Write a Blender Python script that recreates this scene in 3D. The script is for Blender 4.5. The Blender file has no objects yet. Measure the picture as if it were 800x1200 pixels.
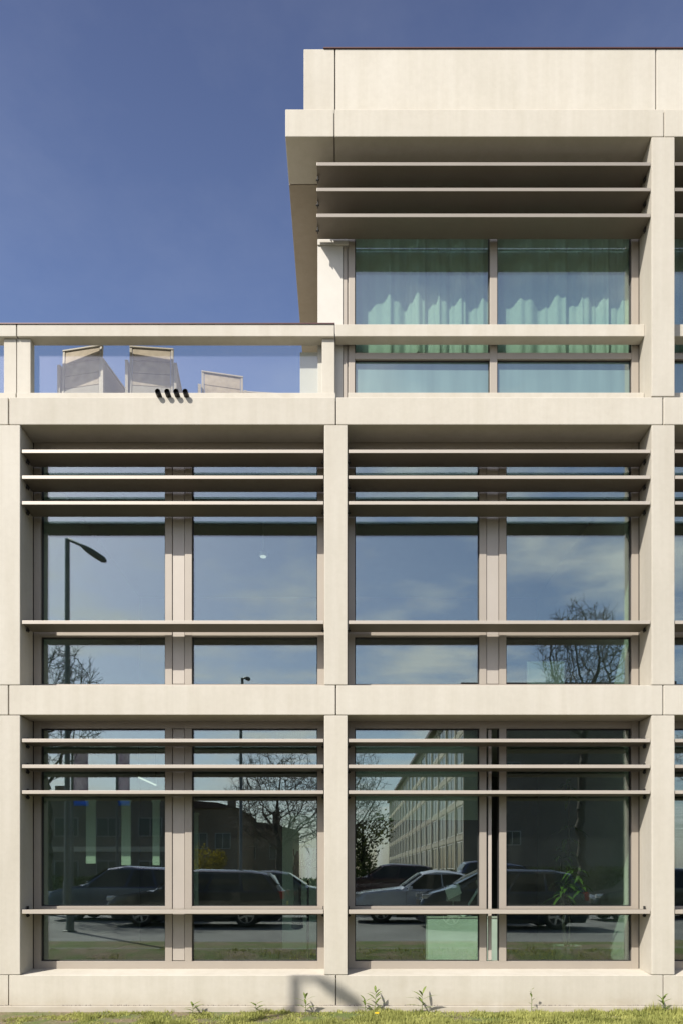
import bpy, bmesh, math, random
from mathutils import Vector, Matrix, noise
R = math.radians
C = bpy.context.scene.collection
sc = bpy.context.scene
random.seed(11)

# ------------------------------------------------------------------ measuring: facade front is y = 0, camera nine metres in front
F, D, EYE, PX0, PY0 = 846.0, 9.0, 1.6, 402.0, 1028.0
def X(px, d=0.0): return (px - PX0) * (D + d) / F
def Z(py, d=0.0): return (PY0 - py) * (D + d) / F + EYE
REV = 0.38                     # depth of the window frames behind the facade
GL = 0.43                      # depth of the glass

# ------------------------------------------------------------------ materials
def mat(name):
    m = bpy.data.materials.new(name); m.use_nodes = True
    nt = m.node_tree; nt.nodes.clear()
    out = nt.nodes.new('ShaderNodeOutputMaterial')
    return m, nt, out
def node(nt, typ, **kw):
    n = nt.nodes.new(typ)
    for k, v in kw.items():
        if k.startswith('i_'): n.inputs[k[2:].replace('_', ' ')].default_value = v
        else: setattr(n, k, v)
    return n
def ramp(nt, src, stops):
    r = nt.nodes.new('ShaderNodeValToRGB')
    e = r.color_ramp.elements
    while len(e) < len(stops): e.new(0.5)
    for k, (p, c) in enumerate(stops):
        e[k].position = p; e[k].color = (c[0], c[1], c[2], 1) if not isinstance(c, (int, float)) else (c, c, c, 1)
    nt.links.new(src, r.inputs[0]); return r
def mixc(nt, a, b, fac, mode='MIX'):
    n = nt.nodes.new('ShaderNodeMix'); n.data_type = 'RGBA'; n.blend_type = mode
    for ix, v in ((6, a), (7, b), (0, fac)):
        sock = n.inputs[ix]
        if hasattr(v, 'is_output'): nt.links.new(v, sock)
        elif isinstance(v, (int, float)): sock.default_value = v if ix == 0 else (v, v, v, 1)
        else: sock.default_value = (v[0], v[1], v[2], 1)
    return n.outputs[2]
def noise_tex(nt, scale, detail=4, rough=0.55, vec=None, stretch=None):
    t = nt.nodes.new('ShaderNodeTexNoise'); t.inputs['Scale'].default_value = scale
    t.inputs['Detail'].default_value = detail; t.inputs['Roughness'].default_value = rough
    src = vec
    if src is None:
        tc = nt.nodes.new('ShaderNodeTexCoord'); src = tc.outputs['Object']
    if stretch:
        mp = nt.nodes.new('ShaderNodeMapping'); mp.inputs['Scale'].default_value = stretch
        nt.links.new(src, mp.inputs[0]); src = mp.outputs[0]
    nt.links.new(src, t.inputs['Vector'])
    return t.outputs['Fac']
def world_pos(nt):
    return nt.nodes.new('ShaderNodeNewGeometry').outputs['Position']

def simple(name, col, rough=0.6, metal=0.0, var=0.06, scale=6.0, bump=0.0, coat=0.0, bscale=60.0):
    m, nt, out = mat(name)
    b = node(nt, 'ShaderNodeBsdfPrincipled'); b.inputs['Roughness'].default_value = rough
    b.inputs['Metallic'].default_value = metal; b.inputs['Coat Weight'].default_value = coat
    n = noise_tex(nt, scale)
    lo = [c * (1 - var) for c in col]; hi = [min(1, c * (1 + var)) for c in col]
    r = ramp(nt, n, [(0.3, lo), (0.7, hi)])
    nt.links.new(r.outputs[0], b.inputs['Base Color'])
    if bump:
        bn = node(nt, 'ShaderNodeBump'); bn.inputs['Strength'].default_value = bump; bn.inputs['Distance'].default_value = 0.004
        nt.links.new(noise_tex(nt, bscale), bn.inputs['Height']); nt.links.new(bn.outputs[0], b.inputs['Normal'])
    nt.links.new(b.outputs[0], out.inputs[0])
    return m

def concrete(name, col):
    m, nt, out = mat(name)
    P = world_pos(nt)
    b = node(nt, 'ShaderNodeBsdfPrincipled'); b.inputs['Roughness'].default_value = 0.82
    b.inputs['Specular IOR Level'].default_value = 0.3
    oi = nt.nodes.new('ShaderNodeObjectInfo')
    big = ramp(nt, noise_tex(nt, 0.9, 5, 0.6, P), [(0.3, (0.94, 0.935, 0.92)), (0.7, (1.04, 1.04, 1.04))])
    streak = ramp(nt, noise_tex(nt, 1.0, 4, 0.6, P, (7.0, 7.0, 0.35)), [(0.3, (0.935, 0.928, 0.91)), (0.6, (1, 1, 1))])
    cloudy = ramp(nt, noise_tex(nt, 14.0, 6, 0.65, P), [(0.3, (0.965, 0.962, 0.955)), (0.65, (1.015, 1.015, 1.01))])
    pores_v = nt.nodes.new('ShaderNodeTexVoronoi'); pores_v.inputs['Scale'].default_value = 38.0
    nt.links.new(P, pores_v.inputs['Vector'])
    pores = ramp(nt, pores_v.outputs['Distance'], [(0.05, (0.72, 0.7, 0.66)), (0.12, (1, 1, 1))])
    pn = ramp(nt, noise_tex(nt, 5.0, 3, 0.5, P), [(0.56, 0.0), (0.66, 0.7)])
    stain = ramp(nt, noise_tex(nt, 2.2, 7, 0.7, P, (1, 1, 0.5)), [(0.6, 0.0), (0.78, 0.4)])
    rnd = ramp(nt, oi.outputs['Random'], [(0.0, (0.955, 0.95, 0.94)), (0.5, (1.0, 0.995, 0.985)), (1.0, (1.03, 1.035, 1.04))])
    c = mixc(nt, col, big.outputs[0], 1.0, 'MULTIPLY')
    c = mixc(nt, c, streak.outputs[0], 1.0, 'MULTIPLY')
    c = mixc(nt, c, cloudy.outputs[0], 1.0, 'MULTIPLY')
    c = mixc(nt, c, rnd.outputs[0], 1.0, 'MULTIPLY')
    pc = mixc(nt, c, pores.outputs[0], 1.0, 'MULTIPLY')
    c = mixc(nt, c, pc, pn.outputs[0])
    c = mixc(nt, c, [k * v for k, v in zip(col, (0.8, 0.76, 0.68))], stain.outputs[0])
    sp = nt.nodes.new('ShaderNodeSeparateXYZ'); nt.links.new(P, sp.inputs[0])
    sn = node(nt, 'ShaderNodeMath', operation='MULTIPLY_ADD'); nt.links.new(noise_tex(nt, 3.0, 7, 0.7, P), sn.inputs[0]); sn.inputs[1].default_value = 0.36; nt.links.new(sp.outputs[2], sn.inputs[2])
    spl = ramp(nt, sn.outputs[0], [(0.14, 0.55), (0.25, 0.18), (0.38, 0.0)])
    c = mixc(nt, c, [k * v for k, v in zip(col, (0.66, 0.60, 0.50))], spl.outputs[0])
    nt.links.new(c, b.inputs['Base Color'])
    bn = node(nt, 'ShaderNodeBump'); bn.inputs['Strength'].default_value = 0.25; bn.inputs['Distance'].default_value = 0.003
    nt.links.new(noise_tex(nt, 45.0, 6, 0.7, P), bn.inputs['Height'])
    nt.links.new(bn.outputs[0], b.inputs['Normal'])
    nt.links.new(b.outputs[0], out.inputs[0])
    return m

def glass(name, tint, r0, wobble=0.0):
    m, nt, out = mat(name)
    lw = nt.nodes.new('ShaderNodeLayerWeight'); lw.inputs[0].default_value = 0.5
    p = node(nt, 'ShaderNodeMath', operation='POWER'); p.inputs[1].default_value = 5
    nt.links.new(lw.outputs['Facing'], p.inputs[0])
    s = node(nt, 'ShaderNodeMath', operation='MULTIPLY_ADD'); s.inputs[1].default_value = 1 - r0; s.inputs[2].default_value = r0
    nt.links.new(p.outputs[0], s.inputs[0])
    t = nt.nodes.new('ShaderNodeBsdfTransparent'); t.inputs[0].default_value = (*tint, 1)
    g = nt.nodes.new('ShaderNodeBsdfGlossy'); g.inputs['Roughness'].default_value = 0.0
    g.inputs['Color'].default_value = (0.93, 0.97, 0.97, 1)
    if wobble:
        bn = node(nt, 'ShaderNodeBump'); bn.inputs['Strength'].default_value = 1.0; bn.inputs['Distance'].default_value = wobble
        nt.links.new(noise_tex(nt, 1.3, 1, 0.4, world_pos(nt)), bn.inputs['Height']); nt.links.new(bn.outputs[0], g.inputs['Normal'])
    mx = nt.nodes.new('ShaderNodeMixShader')
    nt.links.new(s.outputs[0], mx.inputs[0]); nt.links.new(t.outputs[0], mx.inputs[1]); nt.links.new(g.outputs[0], mx.inputs[2])
    du = nt.nodes.new('ShaderNodeBsdfDiffuse'); du.inputs[0].default_value = (0.6, 0.66, 0.6, 1)
    dn = ramp(nt, noise_tex(nt, 1.6, 7, 0.65, world_pos(nt), (1, 1, 0.45)), [(0.35, 0.001), (0.75, 0.009)])
    m3 = nt.nodes.new('ShaderNodeMixShader'); nt.links.new(dn.outputs[0], m3.inputs[0]); nt.links.new(mx.outputs[0], m3.inputs[1]); nt.links.new(du.outputs[0], m3.inputs[2])
    nt.links.new(m3.outputs[0], out.inputs[0])
    return m

def frosted(name, col, r0):
    m, nt, out = mat(name)
    lw = nt.nodes.new('ShaderNodeLayerWeight'); lw.inputs[0].default_value = 0.5
    g = nt.nodes.new('ShaderNodeBsdfGlossy'); g.inputs['Roughness'].default_value = 0.0; g.inputs['Color'].default_value = (0.93, 0.97, 0.97, 1)
    d = nt.nodes.new('ShaderNodeBsdfTranslucent'); d.inputs[0].default_value = (*col, 1)
    f = nt.nodes.new('ShaderNodeBsdfDiffuse')
    n = ramp(nt, noise_tex(nt, 5.0, 3, 0.5, world_pos(nt), (1.0, 1.0, 0.12)), [(0.3, [c * 0.72 for c in col]), (0.7, col)]); nt.links.new(n.outputs[0], f.inputs[0])
    m1 = nt.nodes.new('ShaderNodeMixShader'); m1.inputs[0].default_value = 0.5; nt.links.new(f.outputs[0], m1.inputs[1]); nt.links.new(d.outputs[0], m1.inputs[2])
    m2 = nt.nodes.new('ShaderNodeMixShader'); m2.inputs[0].default_value = r0; nt.links.new(m1.outputs[0], m2.inputs[1]); nt.links.new(g.outputs[0], m2.inputs[2])
    nt.links.new(m2.outputs[0], out.inputs[0]); return m

def fabric(name, col, trans=0.4):
    m, nt, out = mat(name)
    n = noise_tex(nt, 90.0, 2, 0.5, None, (1, 1, 0.1))
    r = ramp(nt, n, [(0.3, [c * 0.9 for c in col]), (0.7, col)])
    d = nt.nodes.new('ShaderNodeBsdfDiffuse'); t = nt.nodes.new('ShaderNodeBsdfTranslucent')
    nt.links.new(r.outputs[0], d.inputs[0]); nt.links.new(r.outputs[0], t.inputs[0])
    mx = nt.nodes.new('ShaderNodeMixShader'); mx.inputs[0].default_value = trans
    nt.links.new(d.outputs[0], mx.inputs[1]); nt.links.new(t.outputs[0], mx.inputs[2]); nt.links.new(mx.outputs[0], out.inputs[0])
    return m

def leafmat(name, c1, c2, trans=0.3, wscale=3.0):
    m, nt, out = mat(name)
    n = noise_tex(nt, wscale, 5, 0.7, world_pos(nt))
    r = ramp(nt, n, [(0.3, c1), (0.7, c2)])
    d = nt.nodes.new('ShaderNodeBsdfDiffuse'); t = nt.nodes.new('ShaderNodeBsdfTranslucent')
    nt.links.new(r.outputs[0], d.inputs[0]); nt.links.new(r.outputs[0], t.inputs[0])
    mx = nt.nodes.new('ShaderNodeMixShader'); mx.inputs[0].default_value = trans
    nt.links.new(d.outputs[0], mx.inputs[1]); nt.links.new(t.outputs[0], mx.inputs[2]); nt.links.new(mx.outputs[0], out.inputs[0])
    return m

def lawn_mat():
    m, nt, out = mat('lawn_soil')
    P = world_pos(nt)
    soil = ramp(nt, noise_tex(nt, 26.0, 8, 0.75, P), [(0.3, (0.07, 0.05, 0.03)), (0.5, (0.2, 0.15, 0.095)), (0.75, (0.36, 0.28, 0.19))])
    grn = ramp(nt, noise_tex(nt, 40.0, 6, 0.7, P), [(0.3, (0.05, 0.075, 0.015)), (0.7, (0.15, 0.19, 0.04))])
    msk = ramp(nt, noise_tex(nt, 1.6, 6, 0.65, P), [(0.4, 0.0), (0.56, 1.0)])
    b = node(nt, 'ShaderNodeBsdfPrincipled'); b.inputs['Roughness'].default_value = 0.95
    nt.links.new(mixc(nt, soil.outputs[0], grn.outputs[0], msk.outputs[0]), b.inputs['Base Color'])
    bn = node(nt, 'ShaderNodeBump'); bn.inputs['Strength'].default_value = 0.8; bn.inputs['Distance'].default_value = 0.03
    nt.links.new(noise_tex(nt, 30.0, 6, 0.7, P), bn.inputs['Height']); nt.links.new(bn.outputs[0], b.inputs['Normal'])
    nt.links.new(b.outputs[0], out.inputs[0])
    return m

def asphalt_mat(name, col):
    m, nt, out = mat(name)
    P = world_pos(nt)
    a = ramp(nt, noise_tex(nt, 0.5, 5, 0.6, P), [(0.3, [c * 0.75 for c in col]), (0.7, [c * 1.25 for c in col])])
    s = ramp(nt, noise_tex(nt, 120.0, 3, 0.6, P), [(0.3, (0.7, 0.7, 0.7)), (0.7, (1.25, 1.25, 1.25))])
    b = node(nt, 'ShaderNodeBsdfPrincipled'); b.inputs['Roughness'].default_value = 0.85
    nt.links.new(mixc(nt, a.outputs[0], s.outputs[0], 1.0, 'MULTIPLY'), b.inputs['Base Color'])
    nt.links.new(b.outputs[0], out.inputs[0])
    return m

def brick_mat(name, c1, c2, mortar):
    m, nt, out = mat(name)
    P = world_pos(nt)
    sep = nt.nodes.new('ShaderNodeSeparateXYZ'); nt.links.new(P, sep.inputs[0])
    ad = node(nt, 'ShaderNodeMath', operation='ADD'); nt.links.new(sep.outputs[0], ad.inputs[0]); nt.links.new(sep.outputs[1], ad.inputs[1])
    cb = nt.nodes.new('ShaderNodeCombineXYZ'); nt.links.new(ad.outputs[0], cb.inputs[0]); nt.links.new(sep.outputs[2], cb.inputs[1])
    br = nt.nodes.new('ShaderNodeTexBrick'); nt.links.new(cb.outputs[0], br.inputs['Vector'])
    br.inputs['Color1'].default_value = (*c1, 1); br.inputs['Color2'].default_value = (*c2, 1); br.inputs['Mortar'].default_value = (*mortar, 1)
    br.inputs['Scale'].default_value = 4.0; br.inputs['Mortar Size'].default_value = 0.015
    b = node(nt, 'ShaderNodeBsdfPrincipled'); b.inputs['Roughness'].default_value = 0.9
    v = ramp(nt, noise_tex(nt, 0.7, 5, 0.6, P), [(0.3, (0.85, 0.85, 0.85)), (0.7, (1.1, 1.1, 1.1))])
    nt.links.new(mixc(nt, br.outputs[0], v.outputs[0], 1.0, 'MULTIPLY'), b.inputs['Base Color'])
    nt.links.new(b.outputs[0], out.inputs[0])
    return m

def banner_mat():
    m, nt, out = mat('banner_print')
    tc = nt.nodes.new('ShaderNodeTexCoord'); sep = nt.nodes.new('ShaderNodeSeparateXYZ'); nt.links.new(tc.outputs['Object'], sep.inputs[0])
    n = noise_tex(nt, 3.2, 5, 0.65)
    top = ramp(nt, n, [(0.32, (0.3, 0.1, 0.24)), (0.45, (0.6, 0.54, 0.62)), (0.6, (0.78, 0.73, 0.76)), (0.72, (0.45, 0.2, 0.45))])
    r = ramp(nt, sep.outputs[2], [(0.0, 0.0), (0.5, 0.0), (0.51, 1.0)])
    c = mixc(nt, (0.07, 0.25, 0.75), top.outputs[0], r.outputs[0])
    d = nt.nodes.new('ShaderNodeBsdfDiffuse'); t = nt.nodes.new('ShaderNodeBsdfTranslucent'); nt.links.new(c, d.inputs[0]); nt.links.new(c, t.inputs[0])
    mx = nt.nodes.new('ShaderNodeMixShader'); mx.inputs[0].default_value = 0.45
    nt.links.new(d.outputs[0], mx.inputs[1]); nt.links.new(t.outputs[0], mx.inputs[2]); nt.links.new(mx.outputs[0], out.inputs[0])
    return m

CONC = concrete('cream_concrete', (0.486, 0.457, 0.397))
CONC_SHADE = concrete('soffit_shaded_concrete', (0.33, 0.285, 0.225))  # darker copy of the cream concrete, soffit shade put into the colour
FOOT = concrete('footing_concrete', (0.50, 0.47, 0.42))
ALU = simple('taupe_aluminium', (0.335, 0.295, 0.245), 0.5, 0.15, 0.03, 3.0)
LOUV_SHADE = simple('louvre_shaded_aluminium', (0.165, 0.142, 0.112), 0.5, 0.15, 0.06, 2.0)  # blade darkened below the edge tone, underside shade put into the colour
LIT_EDGE = simple('louvre_sunlit_edge', (0.42, 0.375, 0.315), 0.45, 0.15, 0.04, 2.0)  # paler copy of the louvre metal, sun on the front edge painted in
LIT_EDGE_DIM = simple('louvre_sunlit_edge_dim', (0.27, 0.24, 0.20), 0.45, 0.15, 0.04, 2.0)  # dimmer painted sunlit edge for the penthouse louvres
VENT = simple('vent_aluminium', (0.385, 0.345, 0.295), 0.5, 0.15, 0.03, 3.0)
JOINT = simple('joint_sealant', (0.33, 0.3, 0.255), 0.9)
SEAL = simple('rubber_seal', (0.02, 0.019, 0.018), 0.7)
COPP = simple('coping_metal', (0.075, 0.03, 0.028), 0.5, 0.2)
WHITE = simple('white_render', (0.52, 0.495, 0.44), 0.7, 0, 0.03)
GLASS = glass('window_glass', (0.80, 0.905, 0.835), 0.2, 0.00015)
GLASS_T = glass('balustrade_glass', (0.975, 0.988, 0.98), 0.075)
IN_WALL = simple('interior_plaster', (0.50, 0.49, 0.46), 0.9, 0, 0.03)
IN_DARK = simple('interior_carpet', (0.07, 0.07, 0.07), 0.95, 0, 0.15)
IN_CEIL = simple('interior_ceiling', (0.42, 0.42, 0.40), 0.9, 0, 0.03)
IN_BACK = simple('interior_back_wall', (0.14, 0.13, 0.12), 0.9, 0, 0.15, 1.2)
CURT = fabric('curtain_voile', (0.86, 0.87, 0.84), 0.4)
FROST = frosted('frosted_glass', (0.31, 0.47, 0.43), 0.22)
BLIND = fabric('panel_blind_cloth', (0.74, 0.75, 0.68), 0.25)
BLACK = simple('black_pipe', (0.012, 0.01, 0.01), 0.5)
TEAK = simple('weathered_board', (0.33, 0.27, 0.195), 0.8, 0, 0.2, 9.0, 0.3)
CHFR = simple('chair_frame_paint', (0.31, 0.27, 0.21), 0.6)
CANV = simple('grey_canvas_board', (0.27, 0.24, 0.195), 0.8, 0, 0.08)
LAWN = lawn_mat()
ASPH = asphalt_mat('asphalt', (0.17, 0.17, 0.165))
PAVE = asphalt_mat('paving', (0.28, 0.265, 0.24))
KERB = concrete('kerb_concrete', (0.2, 0.195, 0.185))
BLADE = leafmat('grass_blade', (0.17, 0.195, 0.05), (0.50, 0.50, 0.17), 0.35, 2.6)
WEED = leafmat('weed_leaf', (0.09, 0.14, 0.03), (0.24, 0.29, 0.09), 0.3, 20.0)
YELLOW = simple('dandelion_yellow', (0.85, 0.55, 0.01), 0.6)
BARK = simple('bark', (0.055, 0.046, 0.038), 0.9, 0, 0.25, 4.0, 0.5)
TWIG = simple('twig_bark', (0.115, 0.095, 0.075), 0.9, 0, 0.25, 4.0)
HEDGE = leafmat('hedge_leaf', (0.018, 0.03, 0.008), (0.06, 0.085, 0.02), 0.2, 1.5)
IVYL = leafmat('evergreen_leaf', (0.06, 0.075, 0.03), (0.17, 0.18, 0.075), 0.45, 1.2)
FORS = leafmat('forsythia_flower', (0.10, 0.09, 0.02), (0.42, 0.33, 0.03), 0.3, 6.0)
BRICK = brick_mat('brown_brick', (0.19, 0.13, 0.09), (0.25, 0.18, 0.12), (0.3, 0.28, 0.25))
BRICK2 = brick_mat('dark_brick', (0.15, 0.125, 0.105), (0.20, 0.165, 0.14), (0.26, 0.25, 0.23))
BLOCKC2 = simple('grey_block_panel', (0.20, 0.19, 0.165), 0.85, 0, 0.1, 0.6)
BLOCKC = simple('pale_block_concrete', (0.46, 0.43, 0.36), 0.85, 0, 0.1, 0.6)
TILE = simple('roof_tile', (0.10, 0.06, 0.05), 0.8, 0, 0.2, 5.0)
GFRAME = simple('dull_window_frame', (0.34, 0.33, 0.31), 0.6)
WFRAME = simple('white_window_frame', (0.7, 0.69, 0.66), 0.5)
DGLASS = simple('far_window_glass', (0.04, 0.047, 0.05), 0.06)
STEEL = simple('galvanised_pole', (0.16, 0.165, 0.16), 0.55, 0.6, 0.1)
LAMPH = simple('lamp_head_grey', (0.10, 0.105, 0.10), 0.5, 0.3)
TYRE = simple('tyre_rubber', (0.02, 0.02, 0.02), 0.85)
RIM = simple('alloy_rim', (0.5, 0.5, 0.5), 0.3, 0.85)
CGLASS = simple('car_window_glass', (0.012, 0.014, 0.016), 0.03, 0, 0.02)
CGLASS.node_tree.nodes['Principled BSDF'].inputs['Specular IOR Level'].default_value = 0.3
LIGHT_GL = simple('headlight_glass', (0.6, 0.62, 0.63), 0.1, 0.3)
RED_GL = simple('tail_light_red', (0.35, 0.01, 0.012), 0.15)
CTRIM = simple('black_plastic_trim', (0.018, 0.018, 0.018), 0.6)
PLATE = simple('yellow_number_plate', (0.7, 0.5, 0.05), 0.5)
def paint(name, col, metal=0.4): return simple(name, col, 0.22, metal, 0.02, 2.0, 0, 1.0)
BANNER = banner_mat()
COAT = simple('dark_coat_wool', (0.015, 0.015, 0.018), 0.95)
PAPER = simple('pale_paper', (0.75, 0.77, 0.68), 0.8, 0, 0.03)
POT = simple('grey_planter', (0.25, 0.25, 0.25), 0.6)
DESKM = simple('desk_laminate', (0.33, 0.31, 0.27), 0.5)
CRUMB = simple('mortar_crumb', (0.16, 0.14, 0.12), 0.95, 0, 0.4, 30.0)
LENS = simple('lamp_diffuser', (0.8, 0.8, 0.76), 0.4)

# ------------------------------------------------------------------ mesh helpers
class MB:
    def __init__(s): s.bm = bmesh.new()
    def box(s, x0, x1, y0, y1, z0, z1, bev=0.0, mi=0):
        r = bmesh.ops.create_cube(s.bm, size=1.0)
        vs = r['verts']
        for v in vs:
            v.co = Vector(((x0 + x1) / 2 + v.co.x * (x1 - x0), (y0 + y1) / 2 + v.co.y * (y1 - y0), (z0 + z1) / 2 + v.co.z * (z1 - z0)))
        if bev:
            es = list({e for v in vs for e in v.link_edges})
            bmesh.ops.bevel(s.bm, geom=es, offset=bev, segments=2, affect='EDGES', profile=0.6)
        return vs
    def prism(s, pts, axis, a, b):
        """extrude a polygon given in the two other axes along AXIS from a to b"""
        def mk(p, t):
            if axis == 'x': return Vector((t, p[0], p[1]))
            if axis == 'y': return Vector((p[0], t, p[1]))
            return Vector((p[0], p[1], t))
        A = [s.bm.verts.new(mk(p, a)) for p in pts]; B = [s.bm.verts.new(mk(p, b)) for p in pts]
        n = len(pts); fs = []
        for i in range(n): fs.append(s.bm.faces.new((A[i], A[(i + 1) % n], B[(i + 1) % n], B[i])))
        fs.append(s.bm.faces.new(A[::-1])); fs.append(s.bm.faces.new(B))
        bmesh.ops.recalc_face_normals(s.bm, faces=fs)
    def tube(s, pts, rad, n=8, caps=True):
        """tube along points; RAD is a number or a list"""
        pts = [Vector(p) for p in pts]; m = len(pts)
        rad = [rad] * m if isinstance(rad, (int, float)) else rad
        rings = []
        ref = Vector((0, 0, 1))
        d0 = (pts[1] - pts[0]).normalized()
        if abs(d0.dot(ref)) > 0.9: ref = Vector((1, 0, 0))
        for i in range(m):
            d = (pts[min(i + 1, m - 1)] - pts[max(i - 1, 0)]).normalized()
            u = d.cross(ref)
            if u.length < 1e-4: u = d.cross(Vector((0, 1, 0)))
            u.normalize(); w = d.cross(u)
            rings.append([s.bm.verts.new(pts[i] + (u * math.cos(6.28319 * k / n) + w * math.sin(6.28319 * k / n)) * rad[i]) for k in range(n)])
        for i in range(m - 1):
            for k in range(n):
                s.bm.faces.new((rings[i][k], rings[i][(k + 1) % n], rings[i + 1][(k + 1) % n], rings[i + 1][k]))
        if caps and n > 2:
            s.bm.faces.new(rings[0][::-1]); s.bm.faces.new(rings[-1])
    def lathe(s, prof, n=24, axis='z', at=(0, 0, 0)):
        rings = []
        for r, h in prof:
            ring = []
            for k in range(n):
                a = 6.283185 * k / n; c, q = r * math.cos(a), r * math.sin(a)
                p = (c, q, h) if axis == 'z' else ((c, h, q) if axis == 'y' else (h, c, q))
                ring.append(s.bm.verts.new(Vector(p) + Vector(at)))
            rings.append(ring)
        for i in range(len(rings) - 1):
            for k in range(n):
                s.bm.faces.new((rings[i][k], rings[i][(k + 1) % n], rings[i + 1][(k + 1) % n], rings[i + 1][k]))
        s.bm.faces.new(rings[0][::-1]); s.bm.faces.new(rings[-1])
        return s
    def build(s, name, m, parent=None, smooth=None, recalc=True):
        if recalc: bmesh.ops.recalc_face_normals(s.bm, faces=s.bm.faces[:])
        me = bpy.data.meshes.new(name); s.bm.to_mesh(me); s.bm.free()
        for k in (m if isinstance(m, (list, tuple)) else [m]): me.materials.append(k)
        if smooth is not None:
            for p in me.polygons: p.use_smooth = True
            me.set_sharp_from_angle(angle=R(smooth))
        o = bpy.data.objects.new(name, me); C.objects.link(o)
        if parent is not None: o.parent = parent
        return o
def pyobj(name, verts, faces, m, parent=None, smooth=False):
    me = bpy.data.meshes.new(name); me.from_pydata(verts, [], faces); me.update()
    me.materials.append(m)
    if smooth:
        for p in me.polygons: p.use_smooth = True
    o = bpy.data.objects.new(name, me); C.objects.link(o)
    if parent is not None: o.parent = parent
    return o
def tag(o, label=None, cat=None, group=None, kind=None):
    if label: o['label'] = label
    if cat: o['category'] = cat
    if group: o['group'] = group
    if kind: o['kind'] = kind
    return o
def empty(name, loc=(0, 0, 0), rz=0.0):
    o = bpy.data.objects.new(name, None); C.objects.link(o); o.location = loc; o.rotation_euler = (0, 0, rz); o.empty_display_size = 0.2
    return o
def box_part(name, m, parent, *b, bev=0.0):
    k = MB(); k.box(*b, bev=bev); return k.build(name, m, parent)
KIDS = {}
def copy_tree(o, parent=None):
    c = o.copy(); C.objects.link(c)
    if parent is not None: c.parent = parent
    for ch in [q for q in list(bpy.data.objects) if q.parent is o]: copy_tree(ch, c)
    return c

# ================================================================== THE OFFICE BUILDING
B = empty('office_building')
tag(B, 'cream concrete office building with recessed windows and taupe sun louvres', 'building')
PITCH = 383 / 94.0
HW = 0.1436
def CX(b): return X(393.4) + PITCH * b
def OX(b): return CX(b) + HW, CX(b + 1) - HW     # opening edges of a bay
BAYS = (-2, -1, 0, 1)
COLS = (-2, -1, 0, 1, 2)
GAP = 0.007
Z_PL, Z_PLB = Z(1143.4), Z(1135.5, REV)           # plinth front and back edge
Z1B, Z1T = Z(837.7), Z(803.0)                     # first beam
Z2B, Z2T = Z(497.5), Z(465.5)                     # second beam
ZUP = Z(460.2, 0.21)                              # upstand behind it
ZR0, ZR1 = Z(394.0, 0.21), Z(380.0, 0.21)         # railing beam
ZF0, ZF1 = Z(160.0), Z(128.0)                     # roof fascia
ZPT = Z(57.5, 0.2)                                # parapet top
BV = 0.009

# plinth panels, footing, beams, columns
for b in BAYS:
    x0, x1 = CX(b) + GAP, CX(b + 1) - GAP
    k = MB(); k.prism([(0.0, 0.004), (0.0, Z_PL), (0.004, Z_PL + 0.004), (0.5, Z_PLB + 0.012), (0.5, 0.004)], 'x', x0, x1); k.build('plinth_panel', CONC, B)
    box_part('beam', CONC, B, x0, x1, 0.0, 0.379, Z1B, Z1T, bev=BV)
    box_part('beam', CONC, B, x0, x1, 0.0, 0.379, Z2B, Z2T, bev=BV)
box_part('footing', FOOT, B, CX(-2) - 0.2, CX(2) + 0.2, -0.035, 0.5, -0.35, 0.0, bev=0.008)
box_part('joint_filler', JOINT, B, CX(-2), CX(2), 0.03, 0.37, 0.02, 0.34)
for zz0, zz1 in ((Z1B, Z1T), (Z2B, Z2T)):
    box_part('joint_filler', JOINT, B, CX(-2), CX(2), 0.03, 0.36, zz0 + 0.03, zz1 - 0.03)
for b in COLS:
    c = CX(b)
    box_part('column', CONC, B, c - HW, c + HW, 0.0, 0.378, Z_PL + 0.012, Z1B - 0.006, bev=BV)
    box_part('column', CONC, B, c - HW, c + HW, 0.0, 0.378, Z1T + 0.006, Z2B - 0.006, bev=BV)
    box_part('joint_filler', JOINT, B, c - HW + 0.02, c + HW - 0.02, 0.02, 0.3, Z_PL, Z_PL + 0.013)
    box_part('inner_pier', IN_WALL, B, c - HW - 0.03, c + HW + 0.03, 0.50, 0.75, 0.3, Z2B)
for b in (1, 2):
    c = CX(b)
    box_part('column', CONC, B, c - HW, c + HW, 0.0, 0.379, Z2T + 0.012, ZF0 - 0.006, bev=BV)
    box_part('joint_filler', JOINT, B, c - HW + 0.01, c + HW - 0.01, 0.01, 0.37, Z2T + 0.001, Z2T + 0.013)
# upstand behind the ledge of the second beam
for b in BAYS:
    x0, x1 = CX(b) + GAP, CX(b + 1) - GAP
    if b < 0: box_part('upstand', CONC, B, x0, x1, 0.21, 0.36, Z2T, ZUP, bev=0.006)
    else: box_part('upstand', CONC, B, x0 + HW, x1 - HW, 0.21, 0.379, Z2T, Z(464, REV) - 0.07, bev=0.006)
# terrace railing: posts and beam
jx = X(392.3, 0.21)
for b in (-2, -1):
    xa = jx + PITCH * b if b == -2 else X(19.8, 0.21)
    xb = jx if b == -1 else X(19.8, 0.21)
    box_part('railing_beam', CONC, B, xa + GAP, xb - GAP, 0.21, 0.375, ZR0, ZR1, bev=0.006)
    box_part('railing_coping', COPP, B, xa, xb, 0.20, 0.40, ZR1, ZR1 + 0.012)
for b in (0, 1):
    xa, xb = (jx, CX(1) - HW) if b == 0 else (CX(1) + HW, CX(2) - HW)
    k = MB(); k.box(xa + GAP, xb - 0.002, 0.21, 0.362, ZR0, ZR1, bev=0.006); k.build('railing_beam', CONC, B)
    if b == 1: pass
def post(px0, px1, x_off=0.0):
    box_part('railing_post', CONC, B, X(px0, 0.25) + x_off, X(px1, 0.25) + x_off, 0.25, 0.37, ZUP - 0.002, ZR0 - 0.002, bev=0.006)
post(377.3, 392.0)
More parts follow.
